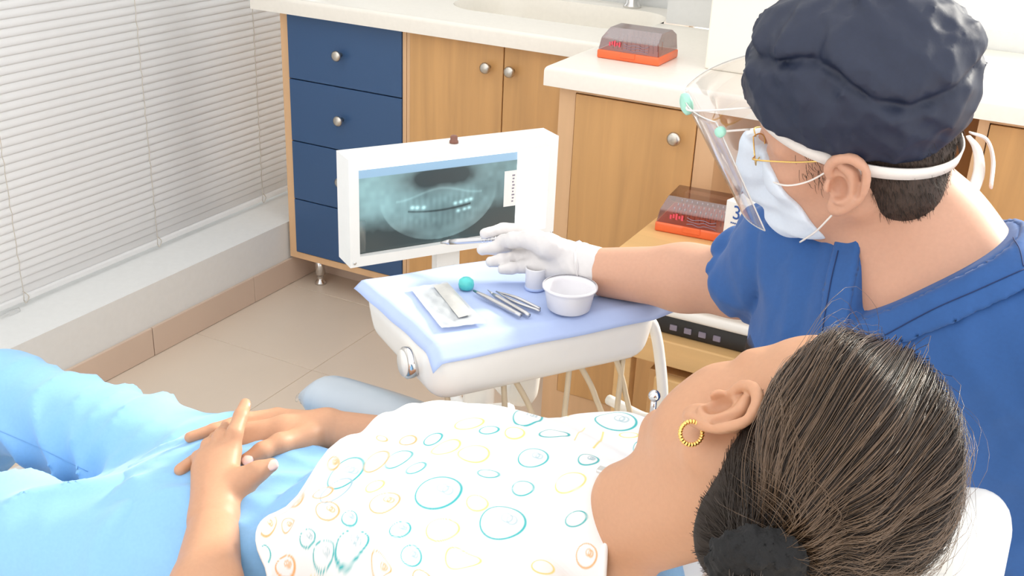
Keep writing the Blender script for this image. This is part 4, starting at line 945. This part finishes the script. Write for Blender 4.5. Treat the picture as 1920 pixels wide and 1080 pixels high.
# ================================================================== dentist
HD = Frame([[-.889, -.403, -.218], [.072, -.594, .801], [.452, -.696, -.558]], (.381, .162, 1.226))
FT = np.array([-.35, -.94, 0]); FT /= np.linalg.norm(FT); RT = np.cross(FT, [0, 0, 1.])       # facing, his right
NB = at(1745, 470, 1.26); SC = NB+np.array([0, 0, -.02])
rsh = SC+RT*.155+np.array([0, 0, -.035]); lsh = SC-RT*.185+np.array([0, 0, -.045])
relb = at(1388, 528, 1.50); rwr = at(1098, 508, 1.592)
TR = np.stack([RT, FT, [0, 0, 1.]], 1)
def dentist_trunk(S, o=0.):
    S.add(el(SC+FT*.015+np.array([0, 0, -.15]), (.180+o, .112+o, .19+o), TR), .04)
    S.add(el(SC+FT*.02+np.array([0, 0, -.36]), (.165+o, .118+o, .20+o), TR), .08)
    S.add(rc(rsh, lsh, .062+o, .062+o), .06)
S = Solid((1.62, -1.62, .70), (2.22, -1.08, 1.32), .0038)
head_prims(S, HD, 1.0)
S.add(HD.rc((-.030, 0, -.03), HD.R.T@(NB-HD.o), .058, .062), .03)
S.add(HD.rc((.02, 0, -.085), HD.R.T@(SC+FT*.055+np.array([0, 0, -.01])-HD.o), .03, .04), .035)
dentist_trunk(S, -.010)
S.add(rc(NB+np.array([0, 0, .012]), rsh+np.array([0, 0, -.005]), .052, .035), .05); S.add(rc(NB+np.array([0, 0, .012]), lsh+np.array([0, 0, -.005]), .052, .035), .05)
V, Q = S.mesh(); V = relax(V, Q, 2); G = [(V, Q), ear_geo(HD, 1.18, 1, -4, 10, (0, .076, 0)), ear_geo(HD, 1.0, -1, 24, 10, (0, .074, 0))]
S = Solid((1.28, -1.34, .70), (1.92, -.96, 1.08), .0034)
fm = relb+(rwr-relb)*.35
chain(S, [rsh, relb, fm, rwr+(rwr-relb)*.05], [.052, .047, .045, .032], .02)
V, Q = S.mesh(); V = relax(V, Q, 2); G.append((V, Q))
lelb = lsh+np.array([.02, -.02, -.29]); lwr = lelb+np.array([-.16, -.12, -.03])
S = Solid(np.minimum(lsh, lwr)-.08, np.maximum(lsh, lelb)+.08, .006); chain(S, [lsh, lelb, lwr], [.052, .045, .03], .02); V, Q = S.mesh(); G.append((V, Q))
V, Q = join_geo(*G)
dentist = mk_np('person', V, Q, M_skin2); tag(dentist, 'seated dentist in royal blue scrubs and navy cap pointing at the x-ray', 'person')
# scrub top
def scrub():
    S = Solid((1.60, -1.72, .44), (2.34, -1.02, 1.14), .0048)
    dentist_trunk(S, .014)
    S.add(rc(NB+np.array([0, 0, .0]), rsh+np.array([0, 0, .012]), .058, .062), .05); S.add(rc(NB, lsh+np.array([0, 0, .012]), .058, .064), .05)
    S.add(rc(rsh, rsh+(relb-rsh)*.74, .066, .070), .04); S.add(rc(lsh, lelb+(lsh-lelb)*.25, .074, .076), .04)
    S.keep(half(relb-rsh, rsh+(relb-rsh)*.93), .012)
    S.warp(folds(41, 5, 22, .008, (1, 1, .7))); S.warp(folds(42, 4, 50, .0026))
    u = relb-rsh; u /= np.linalg.norm(u)
    # deep gathers running down the right sleeve
    def gath(x, y, z):
        p = [x-rsh[0], y-rsh[1], z-rsh[2]]; t = p[0]*u[0]+p[1]*u[1]+p[2]*u[2]; near = np.exp(-((t-.10)/.13)**2)*((p[0]*RT[0]+p[1]*RT[1]) > -.03)
        ang = np.arctan2(p[2]-t*u[2], (p[0]*FT[0]+p[1]*FT[1])-t*(u@FT)); return .008*near*(1-np.abs(np.sin(ang*2.4+t*10+.5)))**2.5-.004*near+.008*np.exp(-((t-.06)/.16)**2)*((p[0]*RT[0]+p[1]*RT[1]) > -.10)*(1-np.abs(np.sin((p[0]*RT[0]+p[1]*RT[1])*34+z*9+.8*np.sin(z*23))))**3
    S.warp(gath)
    band = S.d.copy()
    def hit(px, py):
        v_ = AX[2]+AX[0]*(px-960)/F-AX[1]*(py-540)/F
        for d_ in np.arange(.95, 1.7, .003):
            ii = np.round((CP+d_*v_-S.lo)/S.h).astype(int)
            if (ii >= 0).all() and (ii < S.n).all() and band[tuple(ii)] < 0: return CP+d_*v_
        return CP+1.3*v_
    VA, VL, VR = hit(1594, 606), hit(1905, 446), hit(1614, 462)
    print('V hits', VA, VL, VR, pix(VA))
    nL = np.cross(VL-VA, FT+np.array([0, 0, -.3])); nL /= np.linalg.norm(nL); nL = nL if nL@(NB-VA) > 0 else -nL
    nR = np.cross(VR-VA, FT+np.array([0, 0, -.3])); nR /= np.linalg.norm(nR); nR = nR if nR@(NB-VA) > 0 else -nR
    fL, fR = half(nL, VA), half(nR, VA)
    cut = lambda x, y, z: np.maximum(-fL(x, y, z), -fR(x, y, z))
    X3 = S._g((slice(None),)*3); c_ = (-cut(*X3)).astype(np.float32)
    S.d = np.maximum(S.d, c_)
    V, Q = S.mesh(); V = relax(V, Q, 1); o = mk_np('scrub_top', V, Q, M_scrub, dentist)
    S.d = np.maximum(np.maximum(band-.0060, c_), -(c_+.036))
    S.d = np.maximum(S.d, -(band+.004))
    V, Q = S.mesh(); V = relax(V, Q, 1); mk_np('collar_band', V, Q, M_scrub, dentist)
    return o
scrub_o = scrub()
# trousers and stool (below what the photo shows, so that he sits)
S = Solid((1.45, -1.75, .0), (2.3, -1.05, .62), .011)
pel = SC+np.array([0, 0, -.47]); S.add(el(pel+np.array([0, 0, .0]), (.17, .13, .11), TR), .05)
for s_ in (1, -1):
    hp_ = pel+RT*.10*s_; kn_ = hp_+RT*.18*s_+FT*(.10 if s_ > 0 else .02)+np.array([0, .0 if s_ > 0 else .28, -.03]); an = np.array([kn_[0], kn_[1]-.02, .09])
    if s_ > 0: kn_ = hp_+np.array([-.14, .12, -.03]); an = np.array([kn_[0]-.02, kn_[1], .09])
    chain(S, [hp_, kn_, an], [.09, .07, .05], .03); S.add(rc(an+np.array([0, 0, -.04]), an+np.array([-.12, .02, -.05]), .04, .035), .02)
V, Q = S.mesh(); mk_np('scrub_trousers', V, Q, M_scrub, dentist)
stl = empty('dentist_stool', (pel[0], pel[1], 0)); tag(stl, 'round padded stool under the dentist', 'stool')
lathe('seat', [(.0, .335), (.16, .335), (.185, .35), (.19, .375), (.175, .392), (.0, .395)], M_black, stl, 32)
lathe('column', [(.03, .06), (.03, .2), (.02, .21), (.02, .335)], M_steel, stl, 20)
lathe('base', [(.0, .0), (.24, .0), (.245, .015), (.1, .045), (.035, .06), (.0, .06)], M_steel, stl, 32)
# seams on the scrub collar
def on_scrub(px, py, d0, d1):
    dg = bpy.context.evaluated_depsgraph_get()
    for d_ in (d0,): pass
    v_ = AX[2]+AX[0]*(px-960)/F-AX[1]*(py-540)/F; L_ = np.linalg.norm(v_); best = None
    for ob in dentist.children:
        if ob.name.startswith(('scrub_top', 'collar_band')):
            ok, loc, nr, ix = ob.ray_cast(Vector(CP), Vector(v_/L_))
            if ok and (best is None or np.linalg.norm(np.array(loc)-CP) < best[0]): best = (np.linalg.norm(np.array(loc)-CP), np.array(loc)+.0008*np.array(nr))
    return best[1] if best else None
def seam(name, pts, r=.0009):
    P = [on_scrub(*p, 0, 0) for p in spline(np.array(pts, float), 26)]; P = [p for p in P if p is not None]
    if len(P) > 4: tube(name, P, .0006, M_seam, scrub_o, 5)
bpy.context.view_layer.update()
seam('seam', [(1572, 470), (1560, 520), (1548, 585), (1540, 640)])
seam('seam', [(1920, 505), (1830, 545), (1750, 580), (1660, 628)])
seam('seam', [(1900, 446), (1912, 470), (1919, 500)])
M_thread = mat('blue_thread', (.20, .42, .72), .8, scale=(100, 100, 100), var=.1)
def cloth_seam(o, pts):
    P = []
    for q in spline(np.array(pts, float), 40):
        v_ = AX[2]+AX[0]*(q[0]-960)/F-AX[1]*(q[1]-540)/F; ok, loc, nr, ix = o.ray_cast(Vector(CP), Vector(v_/np.linalg.norm(v_)))
        if ok: P.append(np.array(loc)+.0006*np.array(nr))
    if len(P) > 6: tube('stitching', P, .0005, M_thread, o, 5)
tun_o = [c for c in patient.children if c.name.startswith('tunic')][0]; tro_o = [c for c in patient.children if c.name.startswith('trousers')][0]
cloth_seam(tro_o, [(0, 808), (70, 838), (165, 884)])
# eyelashes of the eye turned away
rs = np.random.RandomState(12); lash = []
Vs = []; Qs = []; off = 0
for k in range(16):
    r_ = HP.w((.086, .026+.0012*k, .016)); t_ = HP.R@np.array([.9, .5, .35+.03*k]); v_, q_ = tube_geo([r_, r_+t_*.005, r_+t_*.010+HP.R[:, 2]*.002], [.0004, .0003, .0001], 4, False); Vs.append(np.array(v_)); Qs.append(np.array(q_)+off); off += len(v_)
ls_ = mk_np('eyelashes', np.concatenate(Vs), np.concatenate(Qs), M_hair, patient); ls_['kind'] = 'stuff'
# ---- cap
def cap():
    S = Solid((1.66, -1.62, .95), (2.12, -1.12, 1.40), .0036)
    S.add(HD.el((-.006, 0, .068), (.114, .094, .098)), .001); S.add(HD.el((-.034, 0, .095), (.084, .084, .080)), .04); S.add(HD.el((.04, 0, .09), (.066, .078, .072)), .03)
    R_, o_ = HD.R, HD.o
    def loc(x, y, z): 
        p = (x-o_[0], y-o_[1], z-o_[2]); return [p[0]*R_[0, i]+p[1]*R_[1, i]+p[2]*R_[2, i] for i in range(3)]
    def crease(x, y, z):
        a, b, c = loc(x, y, z); h_ = c-(.118+.24*a+.012*np.sin(a*40+1)); g_ = .0075*np.exp(-(h_/.006)**2)-.006*np.exp(-((h_-.022)/.02)**2)
        th = np.arctan2(b, a); return g_+.0022*np.sin(th*9+c*60)*np.clip((c-.02)/.06, 0, 1)
    S.warp(crease); S.warp(folds(51, 5, 40, .0042)); S.warp(folds(52, 5, 75, .0032))
    S.keep(HD.half((.31, 0, -.95), (.10, 0, .066)), .003)
    V, Q = S.mesh(); V = relax(V, Q, 1); o = mk_np('surgical_cap', V, Q, M_navy, dentist); o['label'] = 'navy cloth surgical cap'; return o
cap_o = cap()
S = Solid((1.78, -1.56, .96), (2.12, -1.16, 1.26), .003)
S.add(HD.el((-.014, 0, .045), (.102, .080, .092)), .001); S.add(HD.rc((-.055, .03, -.035), (-.055, -.03, -.035), .042, .042), .03)
S.keep(HD.half((1, 0, .1), (-.018, 0, 0)), .004); S.keep(HD.half((.25, 0, -1), (-.06, 0, -.070)), .01); S.keep(HD.half((.75, 0, -.66), (-.010, 0, -.034)), .008)
V, Q = S.mesh(); V = relax(V, Q, 1); dh = mk_np('hair', V, Q, mat('short_brown_hair', (.05, .028, .018), .6, scale=(500, 500, 120), bump=.8, bdist=.002, var=.4), dentist)
# short hair ends at the nape and sideburn
rs = np.random.RandomState(6); Vs = []; Qs = []; off = 0
me_ = dh.data; nv = len(me_.vertices); co = np.zeros(nv*3, np.float32); me_.vertices.foreach_get('co', co); co = co.reshape(-1, 3); nn = np.zeros(nv*3, np.float32); me_.vertices.foreach_get('normal', nn); nn = nn.reshape(-1, 3)
dwn = HD.R@np.array([-.25, 0, -1.])
for i in rs.choice(nv, 5200):
    p = co[i].astype(float); n_ = nn[i]; t = dwn-n_*(dwn@n_); t = t/np.linalg.norm(t)+n_*.22+rs.randn(3)*.12; L_ = .006+.007*rs.rand()
    v_, q_ = tube_geo([p-n_*.001, p+t*L_*.5, p+t*L_], [.0003, .00025, .0001], 3, False); Vs.append(np.array(v_)); Qs.append(np.array(q_)+off); off += len(v_)
for k in range(90):
    p = HD.w((.022+.016*rs.randn()*.7, .0755, .012+.014*rs.randn())); t = dwn+rs.randn(3)*.3; v_, q_ = tube_geo([p-.002*HD.R[:, 1], p+t*.004+.001*HD.R[:, 1], p+t*.008-.0005*HD.R[:, 1]], [.0003, .00025, .0001], 3, False); Vs.append(np.array(v_)); Qs.append(np.array(q_)+off); off += len(v_)
o = mk_np('short_hair_strands', np.concatenate(Vs), np.concatenate(Qs), M_hair, dh); o['kind'] = 'stuff'
# ---- mask
S = Solid((1.62, -1.62, .92), (2.0, -1.2, 1.22), .0026)
head_prims(S, HD, 1.0); S.d -= .006
S.add(HD.rc((.112, 0, .0), (.118, 0, -.06), .014, .016), .03)
R_, o_ = HD.R, HD.o
def pleat(x, y, z):
    p = (x-o_[0], y-o_[1], z-o_[2]); c = p[0]*R_[0, 2]+p[1]*R_[1, 2]+p[2]*R_[2, 2]; b = p[0]*R_[0, 1]+p[1]*R_[1, 1]+p[2]*R_[2, 1]; return .0016*np.abs(np.sin(c*95))-.0022*np.exp(-((c+.1)/.02)**2)*np.sin(b*160)
S.warp(pleat)
S.keep(HD.half((-1, 0, .55), (.052, 0, -.05)), .003); S.keep(HD.half((-.35, 0, 1), (.10, 0, .004)), .003); S.keep(HD.half((.1, 0, -1), (.06, 0, -.122)), .003)
V, Q = S.mesh(); V = relax(V, Q, 1); mk_o = mk_np('face_mask', V, Q, M_mask, dentist); mk_o['label'] = 'pale blue surgical mask'
for s_ in (1,):
    tube('ear_loop', [HD.w(q) for q in ((.090, .050, -.014), (.076, .066, -.014), (.058, .075, -.012), (.036, .079, -.004), (.015, .085, .012), (-.002, .089, .030))], .0011, M_strap, mk_o, 6, 24)
    tube('ear_loop', [HD.w(q) for q in ((.056, .056, -.100), (.034, .072, -.074), (.018, .080, -.052), (.006, .082, -.036))], .0011, M_strap, mk_o, 6, 24)
# ---- headband of the shield, under the cap edge
def band_pts(off, zoff, t0=0, t1=2*math.pi, n=80):
    P = []
    for t in np.linspace(t0, t1, n):
        x, y = -.004+(.1035+off)*math.cos(t), (.084+off)*math.sin(t); z = .066+(x-.10)*.326+zoff; P.append(HD.w((x, y, z)))
    return P
fs = empty('face_shield', tuple(HD.w((.1, 0, .06)))); tag(fs, 'clear plastic face shield on a white band worn by the dentist', 'face shield'); FO = np.array(fs.location)
P = np.array(band_pts(.001, -.009)); up_ = HD.R@np.array([-.31, 0, .95])
V, Fc = [], []
n = len(P); cen = HD.w((-.008, 0, .03))
for i, p in enumerate(P):
    nr = p-cen; nr -= up_*(nr@up_); nr /= np.linalg.norm(nr); w_ = .0068
    for a, b in ((-1, 0), (1, 0), (1, 1), (-1, 1)): V.append(p+up_*w_*a+nr*(.0004+.0022*b)-FO)
for i in range(n-1):
    for j in range(4): k = (j+1) % 4; Fc.append((i*4+j, i*4+k, (i+1)*4+k, (i+1)*4+j))
mk('headband', V, Fc, M_strap, fs, True)
M_shield = clear_mat('clear_shield', (.95, .94, .94), .035, .04)
# visor: a curved sheet hanging forward of the face
def visor():
    V = []; Fc = []; nu, nv_ = 40, 24
    for j in range(nv_+1):
        t = j/nv_
        for i in range(nu+1):
            s_ = -1+2*i/nu; th = s_*1.12
            cx = .070+.085*math.cos(th)+.018; cy = .092*math.sin(th)
            x = cx-.024+.012*(1-abs(s_))*(1-t); z = .070-.138*t
            x = x+(.026*(1-t)-.014*t)
            V.append(HD.w((x, cy, z))-FO)
    for j in range(nv_):
        for i in range(nu): a = j*(nu+1)+i; Fc.append((a, a+1, a+nu+2, a+nu+1))
    o = mk('visor', V, Fc, M_shield, fs, True); s2 = o.modifiers.new('t', 'SOLIDIFY'); s2.thickness = .0007
    W_ = np.array(V).reshape(nv_+1, nu+1, 3)
    M_edge = mat('visor_edge', (.80, .80, .78), .15, scale=(40, 40, 40), var=.03, Alpha=.75)
    tube('visor_edge', W_[:, -1], .0009, M_edge, fs, 6); tube('visor_edge', W_[0], .0008, M_edge, fs, 6); tube('visor_edge', W_[-1], .0008, M_edge, fs, 6); tube('visor_edge', W_[:, 0], .0009, M_edge, fs, 6)
    return W_
VW = visor()
M_mint = mat('mint_plastic', (.38, .72, .58), .35, scale=(60, 60, 60), var=.08)
def button(c, nrm, r, m, name):
    o = lathe(name, [(.0, -.003), (r*.9, -.003), (r, -.001), (r, .003), (r*.75, .005), (.0, .0055)], m, fs, 20, tuple(c), tuple(nrm)); return o
c0 = VW[1, 26]; button(c0, HD.R@np.array([.75, .66, .1]), .0125, M_mint, 'hinge_button')
c1 = VW[2, -1]; button(c1, HD.R@np.array([.2, 1, .1]), .006, M_mint, 'hinge_button')
tube('arm', [c0, VW[0, 32], HD.w((.095, .06, .075))-FO], .0012, M_strap, fs, 6, 16)
tube('arm', [c1, HD.w((.098, .062, .05))-FO], .0012, M_strap, fs, 6, 6)
# glasses
gl_ = empty('eyeglasses', tuple(HD.w((.1, 0, .01)))); tag(gl_, 'thin gold wire eyeglasses worn behind the clear face shield', 'glasses'); GO = np.array(gl_.location)
for s_ in (1, -1):
    c = np.array([.104, s_*.033, .008]); ring = [HD.w(c+np.array([-.010*(math.cos(t)*s_*s_*0)-.006*abs(math.cos(t)), .022*math.cos(t), .016*math.sin(t)]))-GO for t in np.linspace(0, 2*math.pi, 41)]
    r_o = tube('rim', ring, .0008, M_gold, gl_, 6)
    cc = HD.w(c+np.array([-.002, 0, 0]))-GO; mk('lens', [cc]+ring[:-1], [(0, i+1, (i+1) % 40+1) for i in range(40)], M_clear, r_o, True)
    tube('temple', [HD.w(q)-GO for q in ((.098, s_*.055, .012), (.094, s_*.066, .014), (.05, s_*.079, .020), (.01, s_*.086, .026), (-.008, s_*.089, .022), (-.016, s_*.086, .004))], .0010, M_gold, gl_, 8, 30)
tube('bridge', [HD.w(q)-GO for q in ((.108, .011, .012), (.112, 0, .016), (.108, -.011, .012))], .0009, M_gold, gl_, 6, 10)
# white ties at the back of the cap
for k, pts in enumerate((((1818, 248, 1.27), (1850, 262, 1.27), (1862, 300, 1.27), (1858, 350, 1.26)), ((1815, 255, 1.29), (1832, 280, 1.28), (1836, 320, 1.27), (1824, 360, 1.25)))):
    tube('mask_tie', [at(*q) for q in pts], [.004, .007, .008, .007], M_strap, mk_o, 10, 24, .3)
tg = [at(1824, 345, 1.235), at(1826, 358, 1.235), at(1782, 398, 1.215), at(1786, 372, 1.215)]
o = mk('mask_tag', tg+[p+.0008*(-AX[2]) for p in tg], [(0, 1, 2, 3), (7, 6, 5, 4), (0, 4, 5, 1), (1, 5, 6, 2), (2, 6, 7, 3), (3, 7, 4, 0)], M_strap, mk_o)
gc = at(1799, 373, 1.213); ga, gb = dirw(np.array([.8, .55, 0])), dirw(np.array([-.55, .8, 0]))
for r_, k in ((.0046, 8), (.0022, 5)):
    P = [gc+ga*r_*(1+.18*math.sin(t*k))*math.cos(t)+gb*r_*(1+.18*math.sin(t*k))*math.sin(t) for t in np.linspace(0, 2*math.pi, 60)]; tube('tag_emblem', P, .00045, M_black, o, 5)
# ---- gloved right hand
S = Solid(at(1000, 480, 1.6050)-np.array([.20, .16, .13]), at(1000, 480, 1.6050)+np.array([.20, .16, .13]), .0019)
wr = at(1090, 503, 1.5930)
kn = [at(1004, 447, 1.6300), at(1000, 464, 1.6200), at(1000, 481, 1.6100), at(1006, 498, 1.6000)]
for q, r_ in zip(kn, (.0135, .0135, .013, .012)): S.add(rc(wr, q, .027, r_), .014)
S.add(rc(wr, wr+(rwr-wr)*1.1+(rwr-relb)*-.05, .0325, .0365), .012); S.add(rc(wr+np.array([0, 0, -.008]), kn[3]+np.array([0, 0, -.004]), .024, .013), .012)
chain(S, [kn[0], at(978, 431, 1.6400), at(944, 430, 1.6400), at(909, 438, 1.6300)], [0.0116, 0.0098, 0.0091, 0.0079], .005)
chain(S, [kn[1], at(965, 460, 1.6300), at(930, 465, 1.6200), at(904, 468, 1.6150)], [0.0116, 0.0100, 0.0093, 0.0082], .005)
chain(S, [kn[2], at(970, 482, 1.6150), at(940, 488, 1.6050), at(920, 491, 1.6000)], [0.0113, 0.0098, 0.0091, 0.0079], .005)
chain(S, [kn[3], at(980, 500, 1.6000), at(958, 503, 1.5930), at(942, 505, 1.5900)], [0.0104, 0.0088, 0.0082, 0.0073], .005)
chain(S, [at(1060, 478, 1.5900), at(1028, 462, 1.5800), at(992, 449, 1.5900), at(962, 450, 1.6000), at(942, 451, 1.6150)], [.022, .018, .0125, .0105, .0092], .008)
S.warp(folds(61, 4, 190, .0007))
V, Q = S.mesh(); V = relax(V, Q, 2); gv = mk_np('glove', V, Q, M_glove, dentist); gv['label'] = 'white latex glove'
ua = (relb-rwr)/np.linalg.norm(relb-rwr); s1 = np.cross(ua, [0, 0, 1.]); s1 /= np.linalg.norm(s1); s2 = np.cross(s1, ua)
P = [at(1094, 503, 1.5910)+(.0345+.0012*math.sin(t*5))*(math.cos(t)*s1+math.sin(t)*s2)+ua*.004*math.sin(t*3+1) for t in np.linspace(0, 2*math.pi, 49)]; tube('cuff_roll', P, .0026, M_glove, gv, 8)
P = [at(1086, 503, 1.5910)+(.0345+.001*math.sin(t*4))*(math.cos(t)*s1+math.sin(t)*s2)+ua*.012*math.sin(t+2) for t in np.linspace(0, 2*math.pi, 49)]; tube('cuff_crease', P, .0014, M_glove, gv, 6)
pn0, pn1 = at(826, 455, 1.6600), at(952, 446, 1.6270)
pn = empty('pointer_pen', tuple(pn1)); tag(pn, 'grey metal pen held by the gloved hand against the viewer', 'pen')
bar('barrel', pn0+(pn1-pn0)*.14-pn1, np.zeros(3), .0046, M_inst, pn, [.9, 1, 1, 1, 1, 1, 1, .95], 14); bar('tip', pn0-pn1, pn0+(pn1-pn0)*.14-pn1, .0042, M_inst, pn, [.25, .55, .85, 1.0], 14)
for k in range(5): lathe('grip_ring', [(.0046, 0), (.0052, .0006), (.0052, .0014), (.0046, .002)], M_steel, pn, 14, tuple((pn0-pn1)*(.16+.05*k)), tuple(pn0-pn1))
